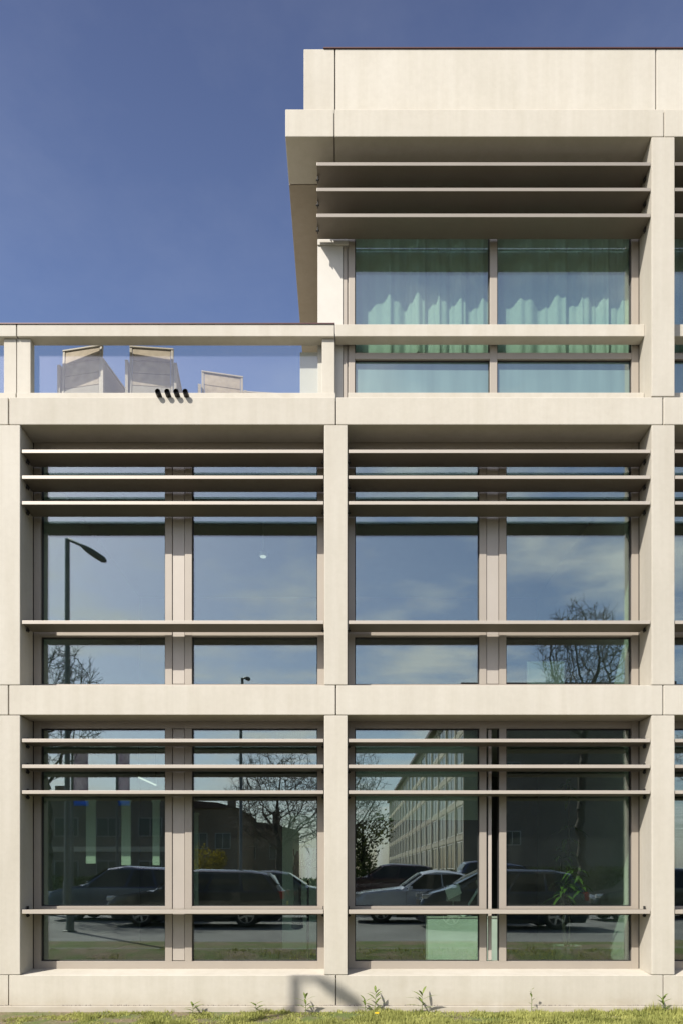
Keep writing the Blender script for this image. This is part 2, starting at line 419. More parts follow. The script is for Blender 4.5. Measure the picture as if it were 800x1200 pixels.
post(4.9, 19.4); post(20.3, 36.2)
post(4.9, 19.4, -PITCH)
# glass balustrade panes behind the posts
for xa, xb in ((X(37, 0.33), X(376.5, 0.33)), (X(20, 0.33) - PITCH + 0.2, X(4.5, 0.33))):
    box_part('balustrade_pane', GLASS_T, B, xa, xb, 0.385, 0.397, ZUP - 0.05, ZR0 + 0.03)
# black pipe stubs over the ledge
for px in (184.9, 195.8, 206.3, 217.0):
    xx = X(px + 1.5); k = MB()
    prof = [(0.0325, 0.26), (0.0325, -0.062), (0.028, -0.066), (0.026, -0.03), (0.0, -0.03)]
    k.lathe(prof[:4], 20, 'y', (xx, 0.0, Z2T + 0.033)); k.build('drain_spout', BLACK, B, 40)

# ---------------- windows
rpn = random.Random(77)
def pane(m, w, x0, x1, z0, z1):
    k = MB(); k.box(x0, x1, GL, GL + 0.024, z0, z1); ax, az = rpn.gauss(0, 0.0017), rpn.gauss(0, 0.0013)
    for v in k.bm.verts: v.co.y += ax * (v.co.x - (x0 + x1) / 2) + az * (v.co.z - (z0 + z1) / 2)
    return k.build('pane', m, w)
Zt1, Zt0 = Z(1062, REV), Z(1071.5, REV)
OFF = (0.0, 0.098, 1.714, 1.804, 1.970, 2.062, 3.690, 3.787)
def window(b, zb, zt, zg0, zg1, tr0, tr1, vent=True, opened=False):
    xa, xb = OX(b)
    xs = [xa + o for o in OFF]; xs[0] = xa + 0.007; xs[-1] = xb - 0.007
    f = MB(); y0, y1 = REV, 0.47
    def fb(x0, x1, z0, z1, dy=0.0): f.box(x0, x1, y0 + dy, y1, z0, z1, bev=0.003)
    fb(xs[0], xs[1], zb, zt); fb(xs[6], xs[7], zb, zt)
    fb(xs[2], xs[3], zg0, zg1); fb(xs[4], xs[5], zg0, zg1)
    fb(xs[1], xs[6], zb, zg0, 0.0012); fb(xs[1], xs[6], zg1, zt, 0.0012)
    fb(xs[1], xs[2], tr0, tr1, 0.0024); fb(xs[5], xs[6], tr0, tr1, 0.0024)
    w = f.build('window', ALU, B)
    s = MB()
    s.box(xa - 0.02, xa + 0.03, 0.405, 0.5, zb - 0.02, zt + 0.05); s.box(xb - 0.03, xb + 0.02, 0.405, 0.5, zb - 0.02, zt + 0.05)
    s.box(xa, xb, 0.4, 0.5, zt - 0.03, zt + 0.06)
    for (g0, g1) in ((xs[1], xs[2]), (xs[5], xs[6])):
        for (h0, h1) in ((zg0, tr0), (tr1, zg1)):
            e = 0.011
            s.box(g0, g0 + e, 0.41, 0.46, h0, h1); s.box(g1 - e, g1, 0.41, 0.46, h0, h1)
            s.box(g0 + e, g1 - e, 0.411, 0.459, h0, h0 + e); s.box(g0 + e, g1 - e, 0.411, 0.459, h1 - e, h1)
    s.build('seal', SEAL, w)
    for (g0, g1) in ((xs[1], xs[2]), (xs[5], xs[6])):
        for (h0, h1) in ((zg0, tr0), (tr1, zg1)):
            pane(GLASS, w, g0 + 0.004, g1 - 0.004, h0 + 0.004, h1 - 0.004)
    if not opened:
        v = MB()
        v.box(xs[3] + 0.006, xs[4] - 0.006, 0.392, 0.46, zg0 + 0.008, zg1 - 0.008, bev=0.003)
        v.build('vent_panel', VENT, w)
        box_part('vent_gap', SEAL, w, xs[3] - 0.002, xs[4] + 0.002, 0.43, 0.47, zg0, zg1)
    else:
        v = MB(); v.box(0, 0.150, 0.0, 0.045, zg0 + 0.01, zg1 - 0.01, bev=0.004)
        o = v.build('vent_panel', VENT, w); o.location = (xs[3] + 0.072, 0.405, 0); o.rotation_euler = (0, 0, R(81))
        g = MB(); g.box(xs[3] - 0.001, xs[3] + 0.012, 0.40, 0.48, zg0, zg1); g.box(xs[4] - 0.006, xs[4] + 0.001, 0.40, 0.48, zg0, zg1); g.build('vent_gap', SEAL, w)
    return w
for b in BAYS:
    window(b, Z_PLB + 0.001, Z1B + 0.004, Z(1126.4, REV), Z(853.6, REV), Zt0, Zt1, opened=(b == 0))
    window(b, Z1T + 0.02, Z2B + 0.004, Z(801.8, REV), Z2B - 0.09, Z(746, REV), Z(735.5, REV))

# louvres
def louvre(x0, x1, pyt, pyb, depth=0.315, edge_tone=None):
    """a blade with sunlight coloured into its front lip, two brackets"""
    zt, zb = Z(pyt, 0.02), Z(pyb, 0.02)
    k = MB(); t = 0.006
    k.box(x0, x1, 0.0265, 0.02 + depth, zb + 0.002, zt - 0.002, bev=0.0035)
    l = k.build('louvre', LOUV_SHADE, B)
    k = MB(); k.box(x0 - 0.001, x1 + 0.001, 0.018, 0.026, zb, zt, bev=0.0025); k.build('sunlit_edge_strip', edge_tone or LIT_EDGE, l)  # thin strip added to carry the painted sunlight on the front
    for xx in (x0 + 0.006, x1 - 0.006):
        g = MB(); g.box(xx - 0.005, xx + 0.005, 0.15, 0.2, zb - 0.05, zt + 0.04, bev=0.002)
        g.tube([(xx - 0.02, 0.175, zb - 0.03), (xx + 0.02, 0.175, zb - 0.03)], 0.011, 8)
        g.build('bracket', SEAL, l)
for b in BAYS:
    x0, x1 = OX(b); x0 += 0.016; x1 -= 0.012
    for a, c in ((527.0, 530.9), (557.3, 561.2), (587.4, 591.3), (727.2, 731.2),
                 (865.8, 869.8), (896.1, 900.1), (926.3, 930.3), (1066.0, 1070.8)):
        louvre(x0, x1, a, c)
PHX = X(371.2, 0.02)
for a, c in ((190.3, 194.2), (220.2, 224.1), (250.4, 254.5)):
    louvre(PHX, CX(1) - HW - 0.008, a, c, edge_tone=LIT_EDGE_DIM)
    x0, x1 = OX(1); louvre(x0 + 0.012, x1 - 0.012, a, c, edge_tone=LIT_EDGE_DIM)

# ---------------- penthouse
def pent_window(x_el, zb):
    """x_el: frame left, pane, mullion, pane, frame right edges"""
    f = MB(); y0, y1 = REV, 0.47
    zt = ZF0 - 0.02; tr0, tr1 = Z(420.5, REV), Z(413.2, REV)
    f.box(x_el[0], x_el[1], y0, y1, zb - 0.08, zt, bev=0.003); f.box(x_el[4], x_el[5], y0, y1, zb - 0.08, zt, bev=0.003)
    f.box(x_el[2], x_el[3], y0, y1, zb, zt - 0.08, bev=0.003)
    f.box(x_el[1], x_el[4], y0 + 0.0012, y1, zb - 0.08, zb, bev=0.003); f.box(x_el[1], x_el[4], y0 + 0.0012, y1, zt - 0.08, zt, bev=0.003)
    f.box(x_el[1], x_el[2], y0 + 0.0024, y1, tr0, tr1, bev=0.003); f.box(x_el[3], x_el[4], y0 + 0.0024, y1, tr0, tr1, bev=0.003)
    w = f.build('window', ALU, B)
    s = MB()
    s.box(x_el[5] - 0.03, x_el[5] + 0.03, 0.405, 0.5, zb - 0.08, zt)
    for (g0, g1) in ((x_el[1], x_el[2]), (x_el[3], x_el[4])):
        for (h0, h1) in ((zb, tr0), (tr1, zt - 0.08)):
            e = 0.011
            s.box(g0, g0 + e, 0.41, 0.46, h0, h1); s.box(g1 - e, g1, 0.41, 0.46, h0, h1); s.box(g0 + e, g1 - e, 0.411, 0.459, h1 - e, h1)
    s.build('seal', SEAL, w)
    for (g0, g1) in ((x_el[1], x_el[2]), (x_el[3], x_el[4])):
        for (h0, h1) in ((zb, tr0), (tr1, zt - 0.08)):
            pane(GLASS if h0 > 8.0 else FROST, w, g0 + 0.004, g1 - 0.004, h0 + 0.004, h1 - 0.004)
ZPB = Z(464, REV)
pe = [X(p, REV) for p in (408.2, 415.5, 573.5, 582.0, 739.6)] + [CX(1) - HW - 0.006]
pent_window(pe, ZPB)
d2 = PITCH
x0, x1 = OX(1); pent_window([x0 + 0.006, x0 + 0.1, x0 + 1.85, x0 + 1.94, x1 - 0.1, x1 - 0.006], ZPB)
WL = X(372.3, REV)
k = MB(); k.box(WL, X(401.5, REV), 0.385, 0.75, 7.7, Z(287.8, REV), bev=0.004); k.build('wall_panel', WHITE, B)
box_part('panel_ledge', WHITE, B, WL, X(408, REV), 0.37, 0.74, Z(287.5, REV), Z(281.8, REV), bev=0.003)
box_part('wall_panel', WHITE, B, WL, X(408, REV), 0.40, 0.74, Z(281, REV), ZF0 - 0.01)
box_part('panel_jamb', ALU, B, X(402.3, REV), X(406.4, REV), 0.392, 0.7, 7.7, Z(288, REV))
box_part('joint_filler', JOINT, B, X(401.0, REV), X(408.4, REV), 0.41, 0.6, 7.7, Z(288, REV))
box_part('low_wall', WHITE, B, X(351.6, 0.42), X(391.0, 0.42), 0.42, 0.62, 7.3, 8.45, bev=0.004)
box_part('side_wall', WHITE, B, WL, WL + 0.25, 0.76, 8.0, 7.3, ZF0)
box_part('rear_wall', WHITE, B, WL + 0.26, CX(2) + HW, 7.8, 8.0, 7.3, ZF0)
# roof slab: fascia panels with soffit, parapet, coping
XL = X(334.5)
xj = (XL, X(391.6), X(777.4), CX(2) + HW)
for i in range(3):
    box_part('roof_fascia', CONC, B, xj[i] + (GAP if i else 0), xj[i + 1] - (GAP if i < 2 else 0), 0.0, 0.62, ZF0, ZF1, bev=0.008)
box_part('roof_edge', CONC_SHADE, B, XL, XL + 1.0, 0.632, 8.4, ZF0 + 0.003, ZF1, bev=0.006)
box_part('roof_slab', CONC_SHADE, B, XL + 1.008, CX(2) + HW, 0.632, 8.4, ZF0 + 0.006, ZF1 - 0.02)
box_part('joint_filler', JOINT, B, XL + 0.02, CX(2), 0.02, 0.66, ZF0 + 0.04, ZF1 - 0.03)
xp = (X(356.0, 0.2), X(392.6, 0.2), X(768.0, 0.2), CX(2) + HW)
for i in range(3):
    box_part('parapet', CONC, B, xp[i] + (GAP if i else 0), xp[i + 1] - (GAP if i < 2 else 0), 0.2, 0.38, ZF1 - 0.001, ZPT, bev=0.008)
box_part('joint_filler', JOINT, B, xp[0] + 0.05, xp[3], 0.24, 0.36, ZF1, ZPT - 0.03)
box_part('parapet', CONC, B, xp[0], xp[0] + 0.18, 0.39, 8.2, ZF1 - 0.001, ZPT, bev=0.008)
box_part('roof_coping', COPP, B, xp[0] + 0.25, xp[3], 0.188, 0.42, ZPT + 0.001, ZPT + 0.014)
# floors, partitions, rear of the building
for z0, z1, nm, m in ((0.02, 0.30, 'floor_slab', IN_DARK), (Z1B + 0.005, Z1T - 0.02, 'floor_slab', IN_CEIL), (Z2B + 0.02, Z2T + 0.1, 'floor_slab', IN_CEIL)):
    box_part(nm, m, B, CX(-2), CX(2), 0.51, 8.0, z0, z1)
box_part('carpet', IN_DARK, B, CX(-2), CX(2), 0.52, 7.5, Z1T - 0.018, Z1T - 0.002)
box_part('terrace_deck', FOOT, B, CX(-2), WL - 0.001, 0.42, 8.0, Z2T + 0.105, 7.74)
box_part('penthouse_floor', IN_DARK, B, WL + 0.26, CX(2), 0.5, 7.7, Z2T + 0.105, 7.75)
box_part('roof_ceiling', IN_CEIL, B, WL + 0.26, CX(2), 0.5, 7.7, ZF0 - 0.03, ZF0 - 0.01)
for z0, z1 in ((0.305, Z1B), (Z1T, Z2B + 0.015)):
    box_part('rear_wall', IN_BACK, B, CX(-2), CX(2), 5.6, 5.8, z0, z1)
    for b in COLS:
        box_part('partition_wall', IN_WALL, B, CX(b) - 0.06, CX(b) + 0.06, 0.76, 5.59, z0, z1)
box_part('end_wall', CONC, B, CX(-2) - 0.30, CX(-2) - 0.151, 0.0, 8.2, 0.0, Z2T)
box_part('end_wall', CONC, B, CX(2) + 0.151, CX(2) + 0.30, 0.0, 8.2, 0.0, ZF1)
box_part('penthouse_partition', IN_BACK, B, WL + 0.26, CX(2), 3.0, 3.1, 7.76, ZF0 - 0.04)

# ================================================================== inside: curtains, blinds, furniture
def curtain(name, x0, x1, y, z0, z1, label, seed, amp=0.05):
    rr = random.Random(seed); n = int((x1 - x0) / 0.012)
    ph = rr.random() * 9; verts = []; faces = []
    rows = 9
    for j in range(rows):
        t = j / (rows - 1)
        for i in range(n + 1):
            x = x0 + (x1 - x0) * i / n
            u = x * 4.4 + 0.5 * math.sin(x * 3.1 + ph) + ph
            a = amp * (0.75 + 0.35 * noise.noise((x * 1.7, ph, 0)))
            yy = y + a * math.sin(u * 6.2832 * 0.62) + a * 0.35 * math.sin(u * 6.2832 * 1.9 + ph + 0.4 * t) + 0.012 * math.sin(t * 4 + x * 3)
            verts.append((x + 0.012 * math.sin(u * 6.28), yy, z0 + (z1 - z0) * t))
    for j in range(rows - 1):
        for i in range(n):
            a = j * (n + 1) + i; faces.append((a, a + 1, a + n + 2, a + n + 1))
    o = pyobj(name, verts, faces, CURT, None, True)
    md = o.modifiers.new('thick', 'SOLIDIFY'); md.thickness = 0.002
    tag(o, label, 'curtain', 'voile curtains behind the penthouse glazing')
    return o
curtain('curtain', pe[1] - 0.05, (pe[2] + pe[3]) / 2 - 0.01, 0.545, 7.77, 10.75, 'pleated pale green curtain in the penthouse, next to the white wall panel', 3)
curtain('curtain', (pe[2] + pe[3]) / 2 + 0.01, pe[5] - 0.02, 0.545, 7.77, 10.75, 'pleated pale green curtain in the penthouse, between mullion and concrete column', 8)
curtain('curtain', OX(1)[0] + 0.05, OX(1)[0] + 2.0, 0.545, 7.77, 10.75, 'pleated curtain sliver seen past the penthouse column at the picture edge', 12)

def hang(name, px0, px1, py0, py1, d, m, label, cat, group=None, th=0.02):
    k = MB(); x0, x1 = X(px0, d), X(px1, d); n = 10
    z1, z0 = Z(py0, d), Z(py1, d)
    k.box(x0, x1, d, d + th, z0, z1, bev=0.003)
    k.box(x0 - 0.01, x1 + 0.01, d - 0.008, d + th + 0.008, z1, z1 + 0.03, bev=0.003)
    o = k.build(name, m); tag(o, label, cat, group); return o
hang('panel_blind', 101, 112.5, 940, 1012, 0.62, BLIND, 'narrow pale panel blind behind ground floor glass, beside the banner reflections', 'blind', 'narrow panel blinds')
hang('panel_blind', 142.5, 153.5, 940, 1014, 0.62, BLIND, 'narrow pale panel blind in the middle of the ground floor pane', 'blind', 'narrow panel blinds')
hang('panel_blind', 179, 187.5, 940, 1014, 0.62, BLIND, 'slimmest pale panel blind, close to the vented mullion on the ground floor', 'blind', 'narrow panel blinds')
hang('panel_blind', 225, 232.5, 955, 1062, 0.66, BLIND, 'pale panel blind edge beside the ground floor mullion over the dark estate car', 'blind', 'narrow panel blinds')
hang('room_screen', 331, 371, 957, 1112, 2.3, PAPER, 'pale screen behind the coat stand in the ground floor office', 'screen', th=0.05)
# white cabinet under the opened window
k = MB(); cx0, cx1 = X(501, 1.15), X(584, 1.15)
k.box(cx0, cx1, 1.15, 1.55, 0.302, 1.02, bev=0.006); cab = k.build('low_cabinet', simple('cabinet_white', (0.72, 0.73, 0.68), 0.6))
tag(cab, 'low white cabinet standing behind the lower pane beside the opened vent', 'cabinet')
k = MB(); k.box(cx0 - 0.01, cx1 + 0.01, 1.14, 1.56, 1.022, 1.045, bev=0.003); k.build('cabinet_top', WHITE, cab)
# document and tape roll on the cabinet
k = MB(); xd = X(531, 1.2)
k.prism([(-0.115, -0.07), (0.095, -0.06), (0.11, 0.09), (-0.10, 0.085)], 'y', -0.004, 0.004)
doc = k.build('paper_sheet', PAPER); doc.location = (xd, 1.2, 1.39); doc.rotation_euler = (R(-12), R(-24), 0)
tag(doc, 'tilted pale paper sheet held up on a stand in the ground floor window', 'paper')
k = MB(); k.box(-0.10, 0.10, 0.02, 0.035, -0.13, 0.10, bev=0.004); k.tube([(0, 0.03, -0.05), (0, 0.1, -0.33)], 0.008, 8); k.box(-0.08, 0.08, 0.04, 0.16, -0.345, -0.33, bev=0.003); st_ = k.build('paper_stand', GFRAME); st_.location = (xd, 1.2, 1.39)
tag(st_, 'small dull stand holding the tilted sheet on the white cabinet', 'stand')
k = MB(); k.tube([(X(546, 1.3), 1.30, 1.06), (X(549, 1.3), 1.30, 1.22), (X(564, 1.3), 1.28, 1.52)], [0.012, 0.016, 0.022], 8)
k.lathe([(0.07, 1.047), (0.07, 1.06), (0.02, 1.07)], 20, 'z', (X(546, 1.3), 1.30, 0.0))
dl = k.build('desk_lamp', simple('lamp_arm_grey', (0.45, 0.5, 0.52), 0.4, 0.3), None, 40); tag(dl, 'slim desk lamp with a diagonal arm on the white cabinet', 'lamp')
k = MB(); k.lathe([(0.012, -0.08), (0.075, -0.04), (0.08, 0.07), (0.03, 0.075)], 18, 'x', (X(563, 1.3), 1.28, 1.53)); k.build('lamp_shade', GFRAME, dl, 40)
k = MB()
k.lathe([(0.035, -0.018), (0.058, -0.018), (0.058, 0.018), (0.035, 0.018)], 24, 'y'); tp = k.build('tape_roll', LENS); tp.location = (X(542, 1.18), 1.18, 1.105)
tag(tp, 'round white tape roll standing on the cabinet in front of the lamp', 'tape')
# coat stand
cs = empty('coat_stand', (X(361, 1.1), 1.1, 0.302)); tag(cs, 'black coat stand with curved hooks in the ground floor office', 'coat stand')
k = MB(); k.tube([(0, 0, 0.03), (0, 0, 1.75)], 0.016, 10); k.lathe([(0.2, 0), (0.2, 0.015), (0.03, 0.035)], 24); k.build('pole', SEAL, cs, 40)
for i in range(6):
    a = i * 1.047 + 0.15; h = 1.58 + 0.07 * (i % 2)
    k = MB(); k.tube([(math.cos(a) * r, math.sin(a) * r, z + h) for r, z in ((0.0, -0.1), (0.09, -0.15), (0.17, -0.12), (0.2, -0.02), (0.2, 0.04))], 0.009, 6); k.build('hook', SEAL, cs, 60)
k = MB(); k.lathe([(0.03, 1.78), (0.06, 1.70), (0.085, 1.55), (0.11, 1.1), (0.14, 0.72), (0.06, 0.7)], 14)
for v in k.bm.verts: v.co.x *= 0.55 + 0.2 * math.sin(v.co.z * 9); v.co.y += 0.02 * math.sin(v.co.z * 7)
coat = k.build('hanging_coat', COAT, None, 60); coat.location = (X(349, 1.05), 1.0, 0.18); tag(coat, 'long dark coat hanging from the coat stand in front of pale screen', 'coat')
# potted plant
pp = empty('potted_plant', (X(664, 0.95), 0.95, 0.302)); tag(pp, 'tall leafy potted plant behind the ground floor pane beside the concrete column', 'plant')
k = MB(); k.lathe([(0.13, 0), (0.19, 0.36), (0.175, 0.36), (0.16, 0.3)], 24); k.build('pot', POT, pp, 40)
k = MB()
for a, h, t in ((0, 2.55, 0.02), (2.2, 1.6, 0.10), (4.1, 1.15, 0.14)):
    k.tube([(0.03 * math.cos(a), 0.03 * math.sin(a), 0.28), (t * math.cos(a), t * math.sin(a), h * 0.6), (1.2 * t * math.cos(a), 1.2 * t * math.sin(a), h)], [0.018, 0.015, 0.01], 7)
k.build('stem', BARK, pp)
lv, lf = [], []
rp = random.Random(4)
def add_leaf(L, Fc, base, dirv, ln, wd, droop):
    d = Vector(dirv).normalized(); side = d.cross(Vector((0, 0, 1)))
    if side.length < 0.05: side = Vector((1, 0, 0))
    side.normalize(); i0 = len(L); n = 4
    for i in range(n + 1):
        t = i / n; p = Vector(base) + d * ln * t + Vector((0, 0, -droop * t * t * ln)); w = wd * math.sin(math.pi * (0.12 + 0.86 * t)) * 0.5
        L.append(tuple(p - side * w)); L.append(tuple(p + side * w))
    for i in range(n): Fc.append((i0 + 2 * i, i0 + 2 * i + 1, i0 + 2 * i + 3, i0 + 2 * i + 2))
for (cx, cy, cz, n) in ((0.02, 0.0, 2.5, 16), (0.02, 0, 1.9, 10), (-0.06, 0.08, 1.6, 20), (-0.08, -0.1, 1.15, 22), (0.1, -0.08, 1.35, 18), (0.16, -0.12, 1.2, 18)):
    for i in range(n):
        a = rp.random() * 6.28; e = rp.uniform(0.0, 0.9)
        add_leaf(lv, lf, (cx + rp.uniform(-.03, .03), cy + rp.uniform(-.03, .03), cz + rp.uniform(-.15, .1)), (math.cos(a), math.sin(a), e), rp.uniform(0.16, 0.32), 0.05, 0.7)
pyobj('foliage', lv, lf, leafmat('houseplant_leaf', (0.05, 0.11, 0.02), (0.16, 0.24, 0.05), 0.3, 9.0), pp)
EMIT, nte, oute = mat('lit_tube'); em = nte.nodes.new('ShaderNodeEmission'); em.inputs[0].default_value = (1, 0.95, 0.85, 1); em.inputs[1].default_value = 0.55; nte.links.new(em.outputs[0], oute.inputs[0])
k = MB(); k.tube([(X(163, 2.0), 2.0, Z(911, 2.0)), (X(183, 2.6), 2.6, Z(920, 2.6))], 0.013, 10); o = k.build('tube_lamp', EMIT); tag(o, 'lit tube lamp slanting under the ground floor ceiling above the narrow blinds', 'lamp')
k = MB(); k.tube([(X(163, 2.0), 2.0, Z(911, 2.0) + 0.02), (X(163, 2.0), 2.0, Z1B + 0.004)], 0.006, 6); k.tube([(X(183, 2.6), 2.6, Z(920, 2.6) + 0.02), (X(183, 2.6), 2.6, Z1B + 0.004)], 0.006, 6); k.build('hanger', SEAL, o)
# first floor: board leaning against the window, ceiling downlight, side drape strip
k = MB(); k.box(X(617, 0.6), X(661, 0.6), 0.6, 0.62, Z1T, Z(775, 0.6), bev=0.004); k.box(X(620, 0.6), X(658, 0.6), 0.594, 0.601, Z1T + 0.1, Z(778, 0.6), bev=0.002)
o = k.build('display_board', PAPER); tag(o, 'pale display board standing inside the first floor window before the bare tree', 'board')
def ceil_lamp(px, py, d, label):
    k = MB(); zz = Z(py, d); k.lathe([(0.05, 0.0), (0.075, 0.015), (0.075, 0.05), (0.03, 0.06), (0.006, 0.07), (0.006, Z2B + 0.012 - zz)], 20)
    o = k.build('pendant_lamp', LENS, None, 40); kk = MB(); kk.lathe([(0.045, -0.012), (0.05, -0.002), (0.045, 0.0)], 16); kk.build('bulb', EMIT, o, 40); o.location = (X(px, d), d, zz); tag(o, label, 'lamp')
ceil_lamp(308.5, 652, 2.5, 'small white pendant lamp inside the first floor room beside the column')
k = MB(); k.box(X(737, 0.56), X(742, 0.56), 0.56, 0.74, Z1T, Z2B, bev=0.003); o = k.build('window_drape', BLIND); tag(o, 'narrow pale drape gathered at the first floor window edge, near the tree reflection', 'drape')
k = MB(); k.box(X(736.5, 0.56), X(742, 0.56), 0.56, 0.74, 0.302, Z1B - 0.003, bev=0.003); o = k.build('window_drape', BLIND); tag(o, 'narrow pale drape gathered at the ground floor window edge, near the potted plant', 'drape')
# roller blinds behind the ground floor panes of the right bay
o = hang('roller_blind', 413, 563, 848, 961, 0.62, BLIND, 'half lowered thin roller blind behind the pane that mirrors the apartment block', 'blind', None, 0.004)

# ================================================================== terrace chairs
def make_chair():
    ch = empty('terrace_chair')
    w = 0.268
    k = MB()
    def lean(k):
        for v in k.bm.verts: v.co.y += 0.05 * v.co.z
        return k
    for q in (-1, 1): k.box(q * w - 0.016, q * w + 0.016, 0.0, 0.04, 0.0, 0.855, bev=0.004)
    k.box(-w - 0.018, w + 0.018, -0.008, 0.045, 0.842, 0.862, bev=0.004)
    lean(k).build('back_frame', CHFR, ch)
    for i in range(3):
        k = MB(); k.box(-w + 0.022, w - 0.022, 0.008, 0.028, 0.335 + i * 0.17, 0.335 + i * 0.17 + 0.162, bev=0.003); lean(k).build('back_board', TEAK, ch)
    k = MB(); k.box(-w + 0.022, w - 0.022, 0.008, 0.028, 0.08, 0.328, bev=0.003); lean(k).build('back_board', CANV, ch)
    box_part('seat', TEAK, ch, -w + 0.02, w - 0.02, 0.045, 0.62, 0.34, 0.38, bev=0.004)
    for q in (-1, 1):
        k = MB(); k.box(q * (w + 0.045) - 0.022, q * (w + 0.045) + 0.022, -0.01, 0.66, 0.615, 0.64, bev=0.004); k.build('armrest', CHFR, ch)
        k = MB(); k.box(q * (w + 0.045) - 0.010, q * (w + 0.045) + 0.010, 0.0, 0.64, 0.06, 0.615, bev=0.003); k.build('side_panel', CANV, ch)
        for yy in (0.0, 0.60): box_part('leg', CHFR, ch, q * (w + 0.045) - 0.018, q * (w + 0.045) + 0.018, yy - 0.012, yy + 0.03, 0.0, 0.615)
    return ch
c0 = make_chair()
specs = ((X(95.5, 0.53), 0.505, -11, 'terrace chair furthest from the penthouse, with angled solid side', 7.745),
         (X(178, 0.53), 0.50, 5, 'terrace chair directly behind the black pipe stubs', 7.745),
         (X(260, 0.92), 1.0, 12, 'terrace chair standing lower in view between pipe stubs and penthouse', 7.745),
         (X(300, 1.3), 1.38, 5, 'terrace chair of which only the top rail shows near the penthouse', 7.745))
for i, (x, y, rz, lb, z) in enumerate(specs):
    o = c0 if i == 0 else copy_tree(c0)
    o.location = (x, y, z); o.rotation_euler = (0, 0, R(rz)); tag(o, lb, 'chair', 'boxy chairs on the roof terrace')

# ================================================================== GROUND
PZ = 0.30
def gz(y):
    if y > -1.3: return -0.075
    if y < -3.2: return PZ
    t = (-1.3 - y) / 1.9; t = t * t * (3 - 2 * t)
    return -0.075 + (PZ + 0.075) * t
ys = [400, 60, 9, 0.6, 0, -0.4, -0.8, -1.3] + [-1.3 - 1.9 * i / 12 for i in range(1, 13)] + [-8, -20, -60, -160, -500]
xsG = [-500, -120, -40, -14, -9, -5, -2, 0, 2, 5, 9, 14, 40, 120, 500]
V, Fc = [], []
for y in ys:
    for x in xsG: V.append((x, y, gz(y) - (0.012 if y < -3.25 else 0)))
for j in range(len(ys) - 1):
    for i in range(len(xsG) - 1):
        a = j * len(xsG) + i; Fc.append((a, a + 1, a + len(xsG) + 1, a + len(xsG)))
g = pyobj('ground', V, Fc, LAWN); tag(g, kind='structure')
k = MB(); k.box(-90, 90, -3.38, -3.26, PZ - 0.2, PZ + 0.002, bev=0.006); o = k.build('kerb', KERB); tag(o, kind='structure')
def sheet(name, x0, x1, y0, y1, z, m):
    o = pyobj(name, [(x0, y0, z), (x1, y0, z), (x1, y1, z), (x0, y1, z)], [(0, 1, 2, 3)], m); tag(o, kind='structure'); return o
sheet('road', -200, 200, -17.0, -3.40, PZ - 0.004, ASPH)
k = MB(); k.box(-90, 90, -17.2, -17.0, PZ - 0.2, PZ + 0.10, bev=0.012); o = k.build('kerb', KERB); tag(o, kind='structure')
k = MB(); k.box(-90, 90, -20.0, -17.205, PZ - 0.2, PZ + 0.095); o = k.build('pavement', PAVE); tag(o, kind='structure')
# grass
rg = random.Random(21)
V, Fc = [], []
def blade(x, y, z, h, w, lean, a):
    i0 = len(V); dx, dy = math.cos(a), math.sin(a); lx, ly = math.cos(a + 1.3) * lean, math.sin(a + 1.3) * lean
    V.extend(((x - dx * w, y - dy * w, z), (x + dx * w, y + dy * w, z), (x + dx * w * 0.7 + lx * 0.4, y + dy * w * 0.7 + ly * 0.4, z + h * 0.6),
              (x - dx * w * 0.7 + lx * 0.4, y - dy * w * 0.7 + ly * 0.4, z + h * 0.6), (x + lx, y + ly, z + h)))
    Fc.append((i0, i0 + 1, i0 + 2, i0 + 3)); Fc.append((i0 + 3, i0 + 2, i0 + 4))
def dens(x, y): return noise.noise((x * 0.9, y * 1.6, 3.1)) * 0.6 + noise.noise((x * 3.1, y * 3.7, 7.7)) * 0.5 + 0.06 * (x + 1)
n = 0
while n < 60000:
    near = rg.random() < 0.8
    x = rg.uniform(-5.6, 5.6); y = -rg.random() * (1.15 if near else 3.15) - 0.045
    dn = dens(x, y)
    if dn < rg.uniform(-0.3, 0.16): continue
    n += 1
    tall = max(0.35, min(1.0, 0.55 + dn))
    if y > -0.45: tall *= 1.15
    cl = noise.noise((x * 6.0, y * 7.0, 1.7)); tall *= 0.75 + 0.9 * max(-0.4, cl)
    if rg.random() < 0.4: blade(x, y, gz(y) - 0.004, rg.uniform(0.03, 0.075) * tall, rg.uniform(0.006, 0.014), rg.uniform(0.01, 0.04), rg.random() * 6.28)
    else: blade(x, y, gz(y) - 0.004, rg.uniform(0.05, 0.125) * tall, rg.uniform(0.0025, 0.005), rg.uniform(0.005, 0.035), rg.random() * 6.28)
o = pyobj('grass', V, Fc, BLADE); tag(o, 'patchy short grass and clover on bare soil along the plinth', 'grass', None, 'stuff')
# crumbs of mortar and dirt along the plinth joint
V, Fc = [], []
for i in range(900):
    x = rg.uniform(-5.5, 5.5)
    if noise.noise((x * 1.7, 0, 5)) < 0.02: continue
    s = rg.uniform(0.003, 0.011); y = -rg.uniform(0.001, 0.02); i0 = len(V)
    for q in ((s, 0, 0), (-s, 0, 0), (0, s, 0), (0, -s, 0), (0, 0, s), (0, 0, -s * 0.2)):
        V.append((x + q[0] * rg.uniform(.6, 1.3), y + q[1] * 0.7, s * 0.3 + q[2] * rg.uniform(.6, 1.3)))
    for f in ((0, 2, 4), (2, 1, 4), (1, 3, 4), (3, 0, 4), (2, 0, 5), (1, 2, 5), (3, 1, 5), (0, 3, 5)): Fc.append(tuple(i0 + q for q in f))
o = pyobj('dirt_crumbs', V, Fc, CRUMB); tag(o, 'dark dirt crumbs lying along the plinth joint', 'dirt', None, 'stuff')
